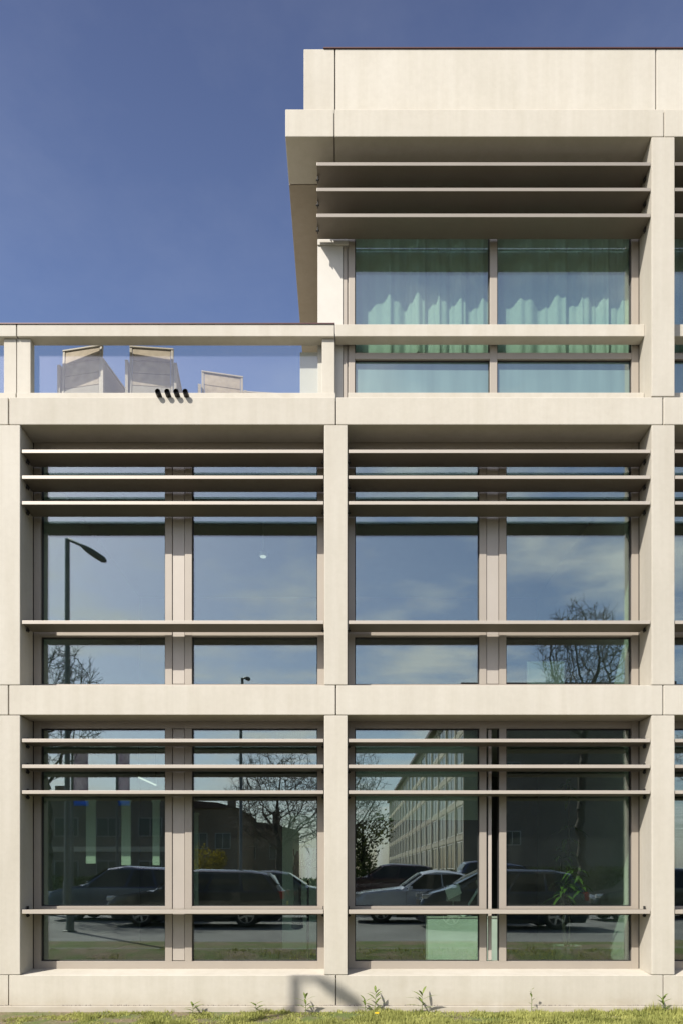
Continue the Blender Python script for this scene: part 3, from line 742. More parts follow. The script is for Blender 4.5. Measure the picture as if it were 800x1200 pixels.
# weeds
def weed(px, py_base, h, nl, label, seed, spread=0.5, ln=0.11, flower=False):
    rr = random.Random(seed); y = -0.16 if not flower else -0.35
    root = empty('weed_plant', (X(px, y), y, gz(y))); tag(root, label, 'weed', 'weeds growing along the plinth')
    k = MB(); k.tube([(0, 0, 0), (0.006, 0, h * 0.5), (0.012 * rr.uniform(-1, 1), 0.0, h)], [0.004, 0.0035, 0.0015], 6); k.build('stem', WEED, root)
    ln *= 1.5
    L, Q = [], []
    for i in range(nl):
        t = 0.25 + 0.75 * i / max(1, nl - 1); a = i * 2.4 + rr.random()
        add_leaf(L, Q, (0.006, 0, h * t), (math.cos(a) * (spread + 0.4), math.sin(a) * spread, 0.25 + 0.6 * t), ln * (1.15 - 0.35 * t) * rr.uniform(.7, 1.25), 0.03, 0.3)
    pyobj('foliage', L, Q, WEED, root)
weed(358, 1180, 0.21, 8, 'upright nettle weed rooted under the lamp post shadow on the plinth', 1)
weed(439, 1185, 0.27, 12, 'bushy weed with several shoots next to the yellow dandelion', 2, 0.55, 0.12)
weed(427, 1188, 0.17, 7, 'smaller weed shoot at the centre column side of the dandelion', 6, 0.5, 0.1)
weed(494, 1183, 0.25, 9, 'spiky weed with long narrow leaves before the bare plinth', 3, 0.7, 0.15)
weed(622, 1178, 0.30, 6, 'thin wiry weed stalk with few small leaves', 4, 0.35, 0.05)
weed(776, 1186, 0.20, 9, 'leafy weed below the plinth joint of the outer column', 5)
weed(300, 1190, 0.12, 9, 'low broad weed rosette in the soil under the long plinth panel', 9, 0.9, 0.1)
weed(226, 1190, 0.11, 9, 'low weed rosette on the bare soil under the first bay mullion', 10, 0.9, 0.1)
df = empty('dandelion', (X(441.5, -0.5), -0.5, gz(-0.5))); tag(df, 'single yellow dandelion flower in the grass', 'flower')
k = MB(); k.tube([(0, 0, 0), (0.004, 0, 0.045), (0, 0, 0.075)], 0.003, 6); k.build('stem', WEED, df)
k = MB()
for i in range(26):
    a = i * 2.39996; r = 0.020 * math.sqrt((i + 1) / 26)
    k.prism([(math.cos(a) * r - 0.006, math.sin(a) * r - 0.003), (math.cos(a) * r + 0.006, math.sin(a) * r - 0.003), (math.cos(a) * (r + .008), math.sin(a) * (r + .008) + 0.004)], 'z', 0.072, 0.086 - r * 0.2)
k.build('flower_head', YELLOW, df)

# ================================================================== STREET LAMPS
def street_lamp(x, y, top, arm_len, arm_drop, label, flip=1):
    root = empty('street_lamp', (x, y, PZ)); tag(root, label, 'street lamp', 'street lamps along the road')
    h = top - PZ
    k = MB(); k.tube([(0, 0, 0), (0, 0, 1.2), (0, 0, 1.25), (0, 0, h)], [0.095, 0.09, 0.07, 0.056], 16); k.lathe([(0.16, 0.0), (0.16, 0.02), (0.1, 0.03)], 16); k.build('pole', STEEL, root, 40)
    k = MB(); ax, az = flip * arm_len * 0.42, -arm_drop * 0.40
    k.tube([(0, 0, h - 0.04), (flip * 0.05, 0.03, h - 0.03), (ax, 0.2, h + az)], [0.042, 0.038, 0.032], 12); k.build('arm', STEEL, root, 40)
    k = MB(); sx = flip * arm_len; d = Vector((sx - ax, 0, -arm_drop - az))
    pts = [Vector((ax, 0.2, h + az)) + d * t for t in (-0.05, 0.12, 0.3, 0.6, 0.9, 1.0)]
    k.tube(pts, [0.03, 0.055, 0.075, 0.08, 0.072, 0.04], 14)
    hd = k.build('lamp_head', LAMPH, root, 50)
    k = MB(); c = Vector((ax, 0.2, h + az)) + d * 0.6; k.lathe([(0.045, -0.075), (0.05, -0.05), (0.05, -0.03)], 14, 'z', tuple(c)); k.build('lens', LENS, hd, 50)
street_lamp(-6.58, -7.4, 9.72, 0.98, 0.62, 'tall grey street lamp mirrored in the first floor window over the dark cars')
street_lamp(X(283, 0) * 0 + (283 - PX0) * 29.7 / F, -19.4, Z(797) * 0 + (PY0 - 797) * 29.7 / F + EYE, 0.34, 0.12, 'distant street lamp of which only the top shows above the first floor sill')

# ================================================================== CARS
def interp(tab, u):
    for (a, za), (b, zb) in zip(tab, tab[1:]):
        if u <= b: return za + (zb - za) * (u - a) / max(1e-6, b - a)
    return tab[-1][1]
PROFILES = {   # u, z/H along the silhouette; keys: A base, roof start, roof end, C base
    'coupe': ([(0, .42), (.02, .52), (.06, .575), (.30, .66), (.44, .955), (.52, 1.0), (.62, .985), (.70, .93), (.86, .70), (.97, .66), (1, .55)], .30, .44, .70, .86),
    'estate': ([(0, .42), (.02, .50), (.06, .56), (.27, .66), (.40, .95), (.50, 1.0), (.80, .98), (.90, .93), (.975, .64), (.99, .60), (1, .5)], .27, .40, .90, .975),
    'suv': ([(0, .45), (.015, .56), (.05, .61), (.25, .68), (.37, .95), (.48, 1.0), (.80, .985), (.91, .94), (.975, .66), (.99, .62), (1, .5)], .25, .37, .91, .975),
    'mpv': ([(0, .42), (.02, .50), (.07, .58), (.20, .68), (.40, .96), (.50, 1.0), (.80, .985), (.90, .93), (.98, .60), (.99, .56), (1, .48)], .20, .40, .90, .98),
    'hatch': ([(0, .42), (.02, .52), (.07, .58), (.26, .67), (.42, .96), (.52, 1.0), (.78, .97), (.87, .92), (.975, .66), (.99, .62), (1, .5)], .26, .42, .87, .975),
}
wheel_src = None
def make_wheel():
    k = MB(); k.lathe([(0.20, -0.10), (0.285, -0.105), (0.315, -0.085), (0.325, 0.0), (0.315, 0.085), (0.285, 0.105), (0.20, 0.10)], 32, 'y')
    w = k.build('wheel', TYRE, None, 40)
    k = MB(); k.lathe([(0.205, -0.095), (0.215, -0.105), (0.19, -0.108), (0.18, -0.07), (0.05, -0.06), (0.05, -0.10), (0.02, -0.105)], 32, 'y')
    for i in range(5):
        a = i * 1.2566
        p = [(math.cos(a + s) * r, math.sin(a + s) * r) for s, r in ((-0.55, 0.05), (-0.13, 0.19), (0.13, 0.19), (0.55, 0.05))]
        k.prism(p, 'y', -0.102, -0.075)
    k.build('rim', RIM, w, 40)
    return w
def make_car(kind, L, W, H, paintm, loc, heading, label, cat='car', wb=None):
    """nose at local u=0; heading -1 puts the nose towards -x"""
    prof, uA, uR0, uR1, uC = PROFILES[kind]
    zb = 0.17; belt = 0.62 * H if kind != 'suv' else 0.64 * H
    root = empty('parked_car', loc, 0 if heading < 0 else math.pi)
    tag(root, label, cat, 'cars parked along the street')
    us = sorted(set([p[0] for p in prof] + [i / 40 for i in range(41)]))
    def wid(u): return W / 2 * (0.80 + 0.20 * min(1, (u / 0.10)) ** 0.6 if u < 0.10 else (0.86 + 0.14 * min(1, ((1 - u) / 0.08)) ** 0.6 if u > 0.92 else 1.0))
    def top(u): return interp(prof, u) * H
    def sect(u):
        w = wid(u); zt = top(u); gq = max(0, min(1, (zt - belt) / (H - belt))) if uA * 0.98 < u < min(1, uC * 1.01) else 0.0
        zbelt = min(belt, zt - 0.03); bot = zb + (0.10 if u < 0.02 or u > 0.98 else 0.0)
        wr = w * (0.96 - 0.20 * gq)
        return [(0, bot), (w * 0.88, bot), (w * 0.965, bot + 0.10), (w, min(0.42 * H, zt - 0.12)), (w * 0.985, zbelt - 0.03), (w * 0.955, zbelt), (wr, zt - (0.05 if gq > 0.05 else 0.018)), (wr * 0.86, zt - 0.004), (0, zt + 0.03)]
    xo = -L / 2
    bm = bmesh.new(); rings = []
    for u in us:
        s = sect(u); x = xo + u * L
        ring = [bm.verts.new((x, -y, z)) for y, z in s] + [bm.verts.new((x, y, z)) for y, z in s[-2:0:-1]]
        rings.append(ring)
    n = len(rings[0])
    for i in range(len(rings) - 1):
        for q in range(n): bm.faces.new((rings[i][q], rings[i][(q + 1) % n], rings[i + 1][(q + 1) % n], rings[i + 1][q]))
    bm.faces.new(rings[0]); bm.faces.new(rings[-1][::-1])
    k = MB(); k.bm.free(); k.bm = bm; body = k.build('body', paintm, root)
    xf = xo + 0.185 * L; xr = xo + 0.80 * L
    k = MB()
    for xx in (xf, xr):
        for s in (-1, 1): k.lathe([(0.37, s * (W / 2 - 0.26)), (0.37, s * (W / 2 + 0.2))], 28, 'y', (xx, 0, 0.325))
    cut = k.build('arch_cutter', paintm)
    md = body.modifiers.new('arch', 'BOOLEAN'); md.operation = 'DIFFERENCE'; md.object = cut; md.solver = 'EXACT'
    bpy.context.view_layer.update(); dg = bpy.context.evaluated_depsgraph_get()
    me = bpy.data.meshes.new_from_object(body.evaluated_get(dg)); body.modifiers.clear(); body.data = me
    bpy.data.objects.remove(cut)
    for p in me.polygons: p.use_smooth = True
    me.set_sharp_from_angle(angle=R(32))
    # side glass
    def inv(z, up):
        pts = [(uA, belt), (uR0, top(uR0))] if up else [(uC, belt), (uR1, top(uR1))]
        t = (z - pts[0][1]) / (pts[1][1] - pts[0][1]); return pts[0][0] + (pts[1][0] - pts[0][0]) * t
    def ylat(u, z):
        s = sect(u); (a, za), (b, zb_) = s[5], s[6]
        t = max(0, min(1, (z - za) / max(1e-4, zb_ - za))); return a + (b - a) * t + 0.007
    z0, z1 = belt + 0.02, H - 0.115
    mids = {'coupe': 0.66}.get(kind, 0.60)
    bounds = [0.0, 0.47, 1.0] if kind == 'coupe' else [0.0, 0.40, 0.72, 1.0]
    for sgn in (-1, 1):
        for a, b in zip(bounds, bounds[1:]):
            V, Fq = [], []; nu, nz = 7, 4
            for j in range(nz + 1):
                z = z0 + (z1 - z0) * j / nz; ua, ub = inv(z, True) + 0.022, inv(z, False) - 0.03
                for i in range(nu + 1):
                    t = a + (b - a) * (i / nu); t = max(a + (0.012 if a > 0 else 0), min(b - (0.012 if b < 1 else 0), t))
                    u = ua + (ub - ua) * t; V.append((xo + u * L, sgn * ylat(u, z), z))
            for j in range(nz):
                for i in range(nu):
                    q = j * (nu + 1) + i; Fq.append((q, q + 1, q + nu + 2, q + nu + 1))
            pyobj('side_window', V, Fq, CGLASS, body, True)
    for nm, a, b in (('windscreen', uA + 0.012, uR0 - 0.012), ('rear_window', uR1 + 0.012, uC - 0.02)):
        V, Fq = [], []; nu = 6
        for i in range(nu + 1):
            u = a + (b - a) * i / nu; s = sect(u); wr = s[6][0] - 0.06; dz = 0.010; dxn = -0.012 if nm == 'windscreen' else 0.012
            for yy in (-wr, -wr * 0.8, 0, wr * 0.8, wr): V.append((xo + u * L + dxn, yy, s[8][1] + dz - (0.018 if abs(yy) > wr * 0.9 else 0.006 if yy else 0)))
        for i in range(nu):
            for j in range(4): q = i * 5 + j; Fq.append((q, q + 1, q + 6, q + 5))
        pyobj(nm, V, Fq, CGLASS, body, True)
    # lights, bumper strips, door lines, handles, mirrors, plate
    for s in (-1, 1):
        k = MB(); k.box(xo + 0.02, xo + 0.30, s * W / 2 * 0.93 - 0.09 * s - 0.06, s * W / 2 * 0.93 - 0.09 * s + 0.06, 0.47 * H, 0.55 * H, bev=0.02); k.build('headlight', LIGHT_GL, body, 40)
        k = MB(); k.box(xo + L - 0.20, xo + L - 0.005, s * W / 2 * 0.93 - 0.06 * s - 0.06, s * W / 2 * 0.93 - 0.06 * s + 0.055, 0.48 * H, 0.62 * H, bev=0.02); k.build('tail_light', RED_GL, body, 40)
        k = MB(); xm = xo + (uA + 0.05) * L; k.box(xm - 0.06, xm + 0.07, s * (W / 2 + 0.10) - 0.09, s * (W / 2 + 0.10) + 0.08, belt - 0.01, belt + 0.11, bev=0.03); k.box(xm - 0.02, xm + 0.03, s * (W / 2) - 0.06, s * (W / 2) + 0.06, belt - 0.02, belt + 0.02); k.build('wing_mirror', paintm, body, 50)
        k = MB()
        for ud in ((0.33, 0.62) if kind == 'coupe' else (0.31, 0.53, 0.74)):
            k.box(xo + ud * L - 0.003, xo + ud * L + 0.003, s * W / 2 - 0.006, s * W / 2 + 0.0015, 0.32, belt - 0.04)
        k.build('door_seam', CTRIM, body)
        for ud in ((0.57,) if kind == 'coupe' else (0.49, 0.70)):
            k = MB(); k.box(xo + ud * L - 0.09, xo + ud * L + 0.07, s * W / 2 - 0.02, s * W / 2 + 0.022, belt - 0.13, belt - 0.10, bev=0.008); k.build('door_handle', paintm, body, 50)
        k = MB(); k.box(xf + 0.42, xr - 0.42, s * W / 2 * 0.975 - 0.02, s * W / 2 * 0.975 + 0.02, zb - 0.01, zb + 0.09, bev=0.01); k.build('side_sill', CTRIM, body)
    k = MB(); k.box(xo - 0.015, xo + 0.06, -0.45, 0.45, 0.36 * H, 0.45 * H, bev=0.012); k.build('grille', CTRIM, body)
    k = MB(); k.box(xo + L - 0.03, xo + L + 0.012, -0.26, 0.26, 0.36 * H, 0.36 * H + 0.11, bev=0.004); k.build('number_plate', PLATE, body)
    global wheel_src
    for xx in (xf, xr):
        for s in (-1, 1):
            if wheel_src is None: w = wheel_src = make_wheel(); w.parent = root
            else: w = copy_tree(wheel_src, root)
            w.location = (xx, s * (W / 2 - 0.125), 0.325); w.rotation_euler = (0, random.random(), 0 if s < 0 else math.pi)
    return root
def carx(px, L): return (px - PX0) * L / F
P_BLACK = paint('car_paint_black', (0.012, 0.013, 0.018)); P_NAVY = paint('car_paint_navy', (0.03, 0.05, 0.12)); P_SILV = paint('car_paint_silver', (0.66, 0.70, 0.76), 0.1)
P_GREY = paint('car_paint_grey', (0.05, 0.055, 0.065)); P_DBLUE = paint('car_paint_dark_blue', (0.02, 0.03, 0.055)); P_MAR = paint('car_paint_maroon', (0.05, 0.012, 0.016))
RZ = PZ - 0.002
make_car('estate', 4.68, 1.80, 1.50, P_BLACK, (carx(120, 18.7) + 2.34, -9.95, RZ), -1, 'black estate car mirrored across the mullion beside the lamp post')
make_car('hatch', 4.45, 1.82, 1.66, P_NAVY, (carx(47, 21.4) + 2.27, -12.6, RZ), -1, 'dark blue tall hatchback mirrored behind the lamp post')
make_car('coupe', 4.45, 1.74, 1.44, P_SILV, (carx(415, 20.3) + 2.22, -11.35, RZ), -1, 'silver grey coupe mirrored beside the centre column', wb=2.7)
make_car('mpv', 4.25, 1.74, 1.52, P_DBLUE, (carx(494, 17.9) + 2.12, -8.95, RZ), -1, 'dark blue people carrier in front of the silver coupe')
make_car('hatch', 4.2, 1.75, 1.50, P_GREY, (carx(320, 22.2), -13.4, RZ), 1, 'grey hatchback facing the other way behind the black estate car')
make_car('hatch', 4.1, 1.72, 1.50, P_BLACK, (carx(700, 21.5) + 2.05, -12.4, RZ), -1, 'black hatchback mirrored beside the potted plant')
make_car('hatch', 4.3, 1.76, 1.55, P_MAR, (carx(458, 29.5), -20.6, RZ + 0.2), -1, 'maroon hatchback parked on the far side before the apartment block')
make_car('suv', 4.5, 1.8, 1.72, P_NAVY, (carx(604, 29.0), -20.6, RZ + 0.2), 1, 'navy off-road car on the far side before the apartment end wall')

# ================================================================== BANNERS
def banner(px, L, top, ht, wd, label):
    y = GL - (L - D - GL); x = carx(px, L)
    root = empty('street_banner', (x, y, PZ + 0.09)); tag(root, label, 'banner', 'printed banners on poles')
    k = MB(); k.tube([(0, 0, 0), (0, 0, top - PZ)], [0.05, 0.04], 12); k.lathe([(0.12, 0), (0.12, 0.02), (0.05, 0.03)], 14); k.build('pole', STEEL, root, 40)
    k = MB(); k.tube([(0, 0, top - PZ - 0.08), (wd + 0.05, 0, top - PZ - 0.08)], 0.014, 8); k.build('crossbar', STEEL, root)
    V, Fq = [], []; n, mz = 8, 14
    for j in range(mz + 1):
        for i in range(n + 1):
            t = i / n; s = j / mz; V.append((0.05 + wd * t, 0.03 * math.sin(t * 5 + s * 4), -ht / 2 * 0 + ht * s))
    for j in range(mz):
        for i in range(n): q = j * (n + 1) + i; Fq.append((q, q + 1, q + n + 2, q + n + 1))
    cl = pyobj('banner_cloth', V, Fq, BANNER, root, True); cl.location = (0, 0, top - PZ - 0.1 - ht)
    md = cl.modifiers.new('thick', 'SOLIDIFY'); md.thickness = 0.003
banner(85.5, 25.5, Z(902) * 0 + (PY0 - 880) * 25.5 / F + EYE, 1.9, 0.52, 'printed banner with blue foot close to the lamp post')
banner(138, 25.5, (PY0 - 868) * 25.5 / F + EYE, 2.25, 0.40, 'printed banner with blue foot over the middle of the black estate car')

# ================================================================== TREES
from mathutils.kdtree import KDTree
def grow(seed, height, cw, base, trunk_r, npts):
    """a crown grown towards points scattered in a dome; radii follow the number of twigs carried"""
    rr = random.Random(seed)
    cz = base + (height - base) * 0.45; rz_up = height - cz; rz_dn = cz - base
    A = []
    while len(A) < npts:
        p = Vector((rr.uniform(-1, 1), rr.uniform(-1, 1), rr.uniform(-1, 1)))
        if p.length > 1 or p.length < rr.uniform(0, 0.75): continue
        wob = 0.85 + 0.35 * noise.noise(Vector((p.x * 1.6, p.y * 1.6, p.z * 1.6 + seed)))
        A.append(Vector((p.x * cw * wob, p.y * cw * wob, cz + p.z * (rz_up if p.z > 0 else rz_dn) * wob)))
    P, par = [Vector((0, 0, -0.1))], [-1]
    z = 0.0
    while z < base * 0.8:
        z += 0.35; P.append(Vector((0.05 * rr.gauss(0, 1), 0.05 * rr.gauss(0, 1), z))); par.append(len(P) - 2)
    st = 0.22
    for it in range(130):
        kd = KDTree(len(P))
        for q, p in enumerate(P): kd.insert(p, q)
        kd.balance(); pull = {}; keep = []
        for a in A:
            p, q, d = kd.find(a)
            if d < 0.30: continue
            keep.append(a)
            if d < 3.5 or it < 10: pull.setdefault(q, Vector((0, 0, 0))); pull[q] += (a - p) / d
        A = keep
        if not A or not pull: break
        for q, v in pull.items():
            if v.length < 0.05: continue
            d = (v.normalized() + Vector((rr.gauss(0, .18), rr.gauss(0, .18), rr.gauss(0, .15)))).normalized()
            P.append(P[q] + d * st); par.append(q)
    n = len(P); load = [0.0] * n; kids = [[] for _ in range(n)]
    for q in range(1, n): kids[par[q]].append(q)
    for q in range(n - 1, -1, -1):
        if not kids[q]: load[q] = 1.0
        if par[q] >= 0: load[par[q]] += load[q]
    k0 = trunk_r / (load[0] ** 0.5)
    rad = [max(0.008, k0 * l ** 0.5) for l in load]
    T, K = MB(), MB()
    for q in range(1, n):
        a, b = P[par[q]], P[q]
        big = rad[q] > trunk_r * 0.36
        (T if big else K).tube([a, b], [rad[par[q]] if par[q] == 0 or rad[par[q]] < rad[q] * 1.8 else rad[q] * 1.25, rad[q]], 8 if big else (5 if rad[q] > 0.03 else 3), False)
    for q in range(1, n):
        if rad[q] > 0.03 or (kids[q] and rr.random() < 0.45): continue
        d0 = (P[q] - P[par[q]]).normalized()
        for t in range(3 if not kids[q] else 2):
            d = (d0 + Vector((rr.gauss(0, .7), rr.gauss(0, .7), rr.gauss(0.15, .55)))).normalized(); ln = rr.uniform(0.22, 0.62)
            m = P[q] + d * ln * 0.55; e = m + (d + Vector((rr.gauss(0, .35), rr.gauss(0, .35), rr.gauss(.1, .3)))).normalized() * ln * 0.55
            K.tube([P[q], m, e], [0.010, 0.008, 0.005], 3, False)
            e2 = m + (d + Vector((rr.gauss(0, .9), rr.gauss(0, .9), rr.gauss(.1, .7)))).normalized() * ln * 0.4
            K.tube([m, e2], [0.008, 0.005], 3, False)
    return T, K
def tree(seed, loc, height, cw, base, tr, npts, label):
    root = empty('bare_tree', loc); tag(root, label, 'tree', 'leafless trees along the street')
    T, K = grow(seed, height, cw, base, tr, npts); T.build('trunk', BARK, root, 60, False); K.build('crown', TWIG, root, None, False)
    return root
def tpos(px, L): return (carx(px, L), GL - (L - D - GL), PZ)
tree(5, tpos(684, 27.0), 12.1, 2.15, 6.6, 0.15, 1700, 'rounded bare tree mirrored in the first floor window beside the display board')
tree(9, tpos(326, 33.0), 7.6, 2.9, 2.0, 0.15, 2000, 'broad bare tree mirrored above the black estate car')
tree(14, tpos(58, 24.5), 10.0, 2.0, 4.6, 0.14, 1500, 'bare tree behind the lamp post at the first column')
tree(23, tpos(408, 39.0), 8.6, 2.3, 2.6, 0.14, 1500, 'bare tree mirrored next to the apartment block and the centre column')
tree(31, tpos(850, 30.0), 10.0, 2.4, 3.6, 0.15, 1200, 'bare tree beyond the outer column')

def leaf_cloud(n, shape, size, seed):
    rr = random.Random(seed); V, Fq = [], []
    while len(Fq) < n:
        p = shape(rr)
        if p is None: continue
        d = Vector((rr.gauss(0, 1), rr.gauss(0, 1), rr.gauss(0, 1))).normalized(); u = d.orthogonal().normalized() * size * rr.uniform(.6, 1.3); w = d.cross(u).normalized() * size * 0.6; i0 = len(V)
        for q in (p - u, p - w, p + u, p + w): V.append(tuple(q))
        Fq.append((i0, i0 + 1, i0 + 2, i0 + 3))
    return V, Fq
def blob(cx, cz, rx, ry, rz, seed):
    lobes = random.Random(seed); LB = [(Vector((lobes.uniform(-.6, .6) * rx, lobes.uniform(-.6, .6) * ry, cz + lobes.uniform(-.6, .6) * rz)), lobes.uniform(.35, .6)) for _ in range(9)]
    def f(rr):
        c, s = rr.choice(LB); d = Vector((rr.gauss(0, 1), rr.gauss(0, 1), rr.gauss(0, 1))).normalized(); t = rr.random() ** 0.35
        p = c + Vector((d.x * rx * s, d.y * ry * s, d.z * rz * s)) * t
        return p if p.z > 0.02 else None
    return f
def shrub(name, loc, n, shp, size, m, label, cat, trunk=None):
    root = empty(name, loc); tag(root, label, cat)
    V, Fq = leaf_cloud(n, shp, size, n); pyobj('crown', V, Fq, m, root)
    if trunk:
        k = MB(); k.tube([(0, 0, -0.1), (0.05, 0, trunk * 0.5), (0, 0.05, trunk)], [0.14, 0.11, 0.05], 8)
        for a in range(5): k.tube([(0, 0, trunk * 0.45), (math.cos(a * 1.3) * 0.5, math.sin(a * 1.3) * 0.5, trunk * 0.85)], [0.06, 0.02], 6)
        k.build('trunk', BARK, root)
    return root
shrub('evergreen_tree', tpos(424, 40), 2600, blob(0, 2.9, 1.9, 1.5, 2.5, 7), 0.10, IVYL, 'dark evergreen tree mirrored before the apartment block end nearest the centre column', 'tree', 4.0)
shrub('flowering_shrub', tpos(242, 30), 2300, blob(0, 1.5, 0.95, 0.8, 1.1, 5), 0.06, FORS, 'yellow flowering shrub mirrored above the black estate car roof', 'shrub', 1.2)
for i, (px, L, rx, hz, lb) in enumerate(((80, 32, 4.2, 0.9, 'dark clipped hedge in front of the low row houses'), (330, 34, 3.4, 0.8, 'dark hedge below the broad bare tree'), (500, 36, 3.6, 1.0, 'dark hedge at the foot of the apartment block'), (700, 34, 3.4, 1.2, 'tall dark hedge before the apartment end wall'))):
    def boxs(rr, rx=rx, hz=hz): return Vector((rr.uniform(-rx, rx), rr.uniform(-0.45, 0.45), rr.uniform(0.0, hz * 1.5) + 0.08 * math.sin(rr.random() * 20)))
    root = empty('hedge', tpos(px, L)); tag(root, lb, 'hedge', 'hedges in the front gardens')
    V, Fq = leaf_cloud(7000, boxs, 0.07, i + 3); pyobj('foliage', V, Fq, HEDGE, root)
    k = MB()
    for q in range(14): xx = -rx + (q + .5) * rx / 7; k.tube([(xx, 0, -0.1), (xx + 0.05, 0.04, hz)], [0.03, 0.012], 5)
    k.build('stem', BARK, root)

# ================================================================== HOUSES AND APARTMENT BLOCK ACROSS THE STREET
win_src = {}
def win(parent, x, y, z, w, h, rz, key):
    kk = (round(w, 2), round(h, 2), key)
    if kk not in win_src:
        k = MB(); t = 0.07
        k.box(-w / 2, w / 2, -0.03, 0.06, 0, t); k.box(-w / 2, w / 2, -0.03, 0.06, h - t, h); k.box(-w / 2, -w / 2 + t, -0.029, 0.06, t, h - t); k.box(w / 2 - t, w / 2, -0.029, 0.06, t, h - t); k.box(-0.03, 0.03, -0.028, 0.06, t, h - t)
        f = k.build('window', WFRAME if key else GFRAME, parent); g_ = box_part('pane', DGLASS, f, -w / 2 + t, w / 2 - t, 0.0, 0.03, t, h - t); win_src[kk] = f
    else: f = copy_tree(win_src[kk], parent)
    f.location = (x, y, z); f.rotation_euler = (0, 0, rz); return f
# low flat row
x0, x1, yh = -30.0, -13.6, -47.0
hs = empty('row_house', ((x0 + x1) / 2, yh, PZ)); tag(hs, 'low flat roofed brick row mirrored behind the banners', 'house')
hw = (x1 - x0) / 2; HH = 7.6
box_part('wall', BRICK2, hs, -hw, hw, -9, 0, -0.3, HH)
box_part('roof', COPP, hs, -hw - 0.2, hw + 0.2, -9.2, 0.25, HH, HH + 0.32, bev=0.02)
box_part('concrete_band', BLOCKC, hs, -hw, hw, -0.1, 0.06, 3.4, 3.8)
box_part('chimney', BRICK, hs, -2, -1.2, -4, -3, HH + 0.3, HH + 1.4)
for i in range(5):
    xx = -hw + 1.7 + i * 3.3
    win(hs, xx, 0.03, 4.6, 1.9, 1.5, math.pi, 0); win(hs, xx, 0.03, 1.0, 1.9, 1.7, math.pi, 0)
# stepped brick house with pitched roof
hb = empty('brick_house', (-10.9, -49, PZ)); tag(hb, 'brown brick house with shallow stepped roof and chimney mirrored above the yellow shrub', 'house')
box_part('wall', BRICK, hb, -2.6, 2.2, -12, 0, -0.3, 6.9)
k = MB(); k.prism([(-2.8, 6.9), (-2.8, 7.6), (0.6, 7.35), (2.4, 6.9)], 'y', -12.2, 0.2); rf = k.build('roof', TILE, hb)
box_part('chimney', BRICK, rf, 1.0, 1.6, -3.2, -2.4, 7.0, 8.3)
win(hb, -0.9, 0.03, 3.6, 1.3, 1.3, math.pi, 0); win(hb, 1.0, 0.03, 3.6, 1.3, 1.3, math.pi, 0); win(hb, 0.0, 0.03, 0.9, 1.9, 1.5, math.pi, 0)
h2 = empty('brick_house', (-8.0, -60, PZ)); tag(h2, 'smaller brick house further back behind the broad bare tree', 'house')
box_part('wall', BRICK, h2, -2.8, 3.0, -10, 0, -0.3, 5.9)
k = MB(); k.prism([(-3.0, 5.9), (-3.0, 6.9), (0.5, 6.5), (3.2, 5.9)], 'y', -10.2, 0.2); rf = k.build('roof', TILE, h2)
box_part('chimney', BRICK, rf, 0.9, 1.5, -2.2, -1.6, 6.2, 7.6)
win(h2, -1.2, 0.03, 3.0, 1.3, 1.3, math.pi, 0); win(h2, 1.4, 0.03, 3.0, 1.3, 1.3, math.pi, 0)
# apartment block: long side runs away from the street
AX, AY, AL, AW, AH = 8.3, GL - (50 - D - GL), 84.0, 14.5, 14.4
ap = empty('apartment_block', (AX, AY, PZ)); tag(ap, 'long five storey apartment block with gridded concrete facade mirrored in the ground floor', 'building')
box_part('end_wall', BRICK2, ap, 0.0, AW, -0.3, 0.0, -0.3, AH)
box_part('wall', BLOCKC, ap, 0.3, AW, -AL, -0.301, -0.3, AH - 0.02)
box_part('roof', COPP, ap, -0.25, AW + 0.2, -AL - 0.2, 0.15, AH, AH + 0.35, bev=0.02)
nb, ns = 17, 5; bw = AL / nb; sh = 2.55; base = 1.55
for s in range(ns + 1):
    box_part('floor_band', BLOCKC, ap, 0.22, 0.31, -AL, -0.05, base + s * sh - 0.30, base + s * sh + 0.10)
for i in range(nb + 1):
    box_part('pilaster', BLOCKC, ap, 0.17, 0.31, -i * bw - 0.42 if i else -0.55, -i * bw - 0.06 if i else -0.10, -0.3, AH - 0.03)
for i in range(nb):
    for s in range(ns):
        win(ap, 0.27, -(i + 0.5) * bw - 0.2, base + s * sh + 0.16, 3.9, 2.0, -math.pi / 2, 1)
for i in range(10):
    win(ap, 0.27, -(i + 0.5) * bw - 0.2, 0.35, 3.0, 0.75, -math.pi / 2, 0)
win(ap, 3.6, 0.02, 3.6, 1.2, 1.0, math.pi, 0); win(ap, 3.6, 0.02, 8.4, 1.2, 1.0, math.pi, 0)

# ================================================================== SKY, SUN, CAMERA
to_sun = Vector((-0.81, -1.0, 1.268)).normalized()
w = bpy.data.worlds.new('World'); sc.world = w; w.use_nodes = True
nt = w.node_tree; nt.nodes.clear()
out = nt.nodes.new('ShaderNodeOutputWorld'); bg = nt.nodes.new('ShaderNodeBackground')
sky = nt.nodes.new('ShaderNodeTexSky'); sky.sky_type = 'NISHITA'; sky.sun_disc = False
sky.sun_elevation = math.asin(to_sun.z); sky.sun_rotation = math.atan2(to_sun.x, to_sun.y)
sky.air_density = 1.0; sky.dust_density = 1.6; sky.ozone_density = 2.4
tc = nt.nodes.new('ShaderNodeTexCoord')
sep = nt.nodes.new('ShaderNodeSeparateXYZ'); nt.links.new(tc.outputs['Generated'], sep.inputs[0])
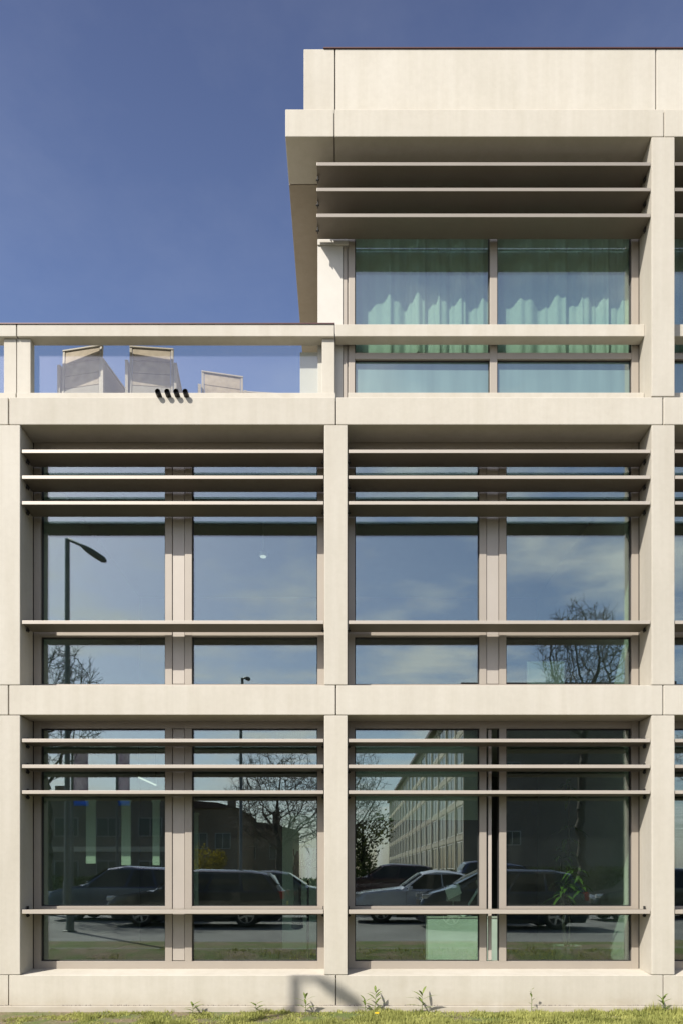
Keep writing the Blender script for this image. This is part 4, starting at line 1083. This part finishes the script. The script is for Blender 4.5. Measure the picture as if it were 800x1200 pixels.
# broken cloud over the southern half of the sky, projected on a flat cloud deck
zc = node(nt, 'ShaderNodeMath', operation='MAXIMUM'); zc.inputs[1].default_value = 0.04; nt.links.new(sep.outputs[2], zc.inputs[0])
dx = node(nt, 'ShaderNodeMath', operation='DIVIDE'); nt.links.new(sep.outputs[0], dx.inputs[0]); nt.links.new(zc.outputs[0], dx.inputs[1])
dy = node(nt, 'ShaderNodeMath', operation='DIVIDE'); nt.links.new(sep.outputs[1], dy.inputs[0]); nt.links.new(zc.outputs[0], dy.inputs[1])
cb = nt.nodes.new('ShaderNodeCombineXYZ'); nt.links.new(dx.outputs[0], cb.inputs[0]); nt.links.new(dy.outputs[0], cb.inputs[1])
cn = noise_tex(nt, 1.15, 9, 0.62, cb.outputs[0])
cm = ramp(nt, cn, [(0.45, 0.0), (0.54, 0.35), (0.64, 0.9)])
sth = ramp(nt, sep.outputs[1], [(0.0, 1.0), (0.02, 1.0)])
neg = node(nt, 'ShaderNodeMath', operation='MULTIPLY_ADD'); neg.inputs[1].default_value = -4.0; neg.inputs[2].default_value = -0.3; neg.use_clamp = True
thin = node(nt, 'ShaderNodeMath', operation='MAXIMUM'); nt.links.new(neg.outputs[0], thin.inputs[0]); thin.inputs[1].default_value = 0.045
nt.links.new(sep.outputs[1], neg.inputs[0])
mul = node(nt, 'ShaderNodeMath', operation='MULTIPLY'); nt.links.new(cm.outputs[0], mul.inputs[0]); nt.links.new(thin.outputs[0], mul.inputs[1])
hz = ramp(nt, sep.outputs[2], [(0.0, (1.32, 1.30, 1.30)), (0.45, (1.36, 1.30, 1.36)), (0.60, (1.20, 1.11, 1.22)), (0.78, (0.86, 0.765, 0.88))])
skyc = mixc(nt, sky.outputs[0], hz.outputs[0], 1.0, 'MULTIPLY')
cl = mixc(nt, skyc, (9.5, 9.7, 9.8), mul.outputs[0])
nt.links.new(cl, bg.inputs[0]); bg.inputs[1].default_value = 0.09
nt.links.new(bg.outputs[0], out.inputs[0])
ld = bpy.data.lights.new('sun', 'SUN'); ld.energy = 4.6; ld.angle = R(0.53); ld.color = (1.0, 0.95, 0.87)
lo = bpy.data.objects.new('sun', ld); C.objects.link(lo); lo.rotation_euler = to_sun.to_track_quat('Z', 'Y').to_euler()

cam = bpy.data.cameras.new('camera'); co = bpy.data.objects.new('camera', cam); C.objects.link(co)
co.location = (0, -D, EYE); co.rotation_euler = (R(90), 0, 0)
cam.sensor_fit = 'VERTICAL'; cam.sensor_height = 36.0; cam.sensor_width = 24.0; cam.lens = F / 1200 * 36.0
cam.shift_y = (PY0 - 600) / 1200; cam.shift_x = -(PX0 - 400) / 1200
cam.clip_start = 0.05; cam.clip_end = 2000
sc.camera = co
vs = sc.view_settings; vs.view_transform = 'Standard'; vs.look = 'None'; vs.exposure = 0.62; vs.gamma = 1.0
cy = sc.cycles
cy.max_bounces = 8; cy.transparent_max_bounces = 16; cy.diffuse_bounces = 3; cy.glossy_bounces = 4
cy.caustics_reflective = False; cy.caustics_refractive = False; cy.sample_clamp_indirect = 8.0
cy.use_denoising = True
try: cy.denoiser = 'OPENIMAGEDENOISE'
except Exception: pass
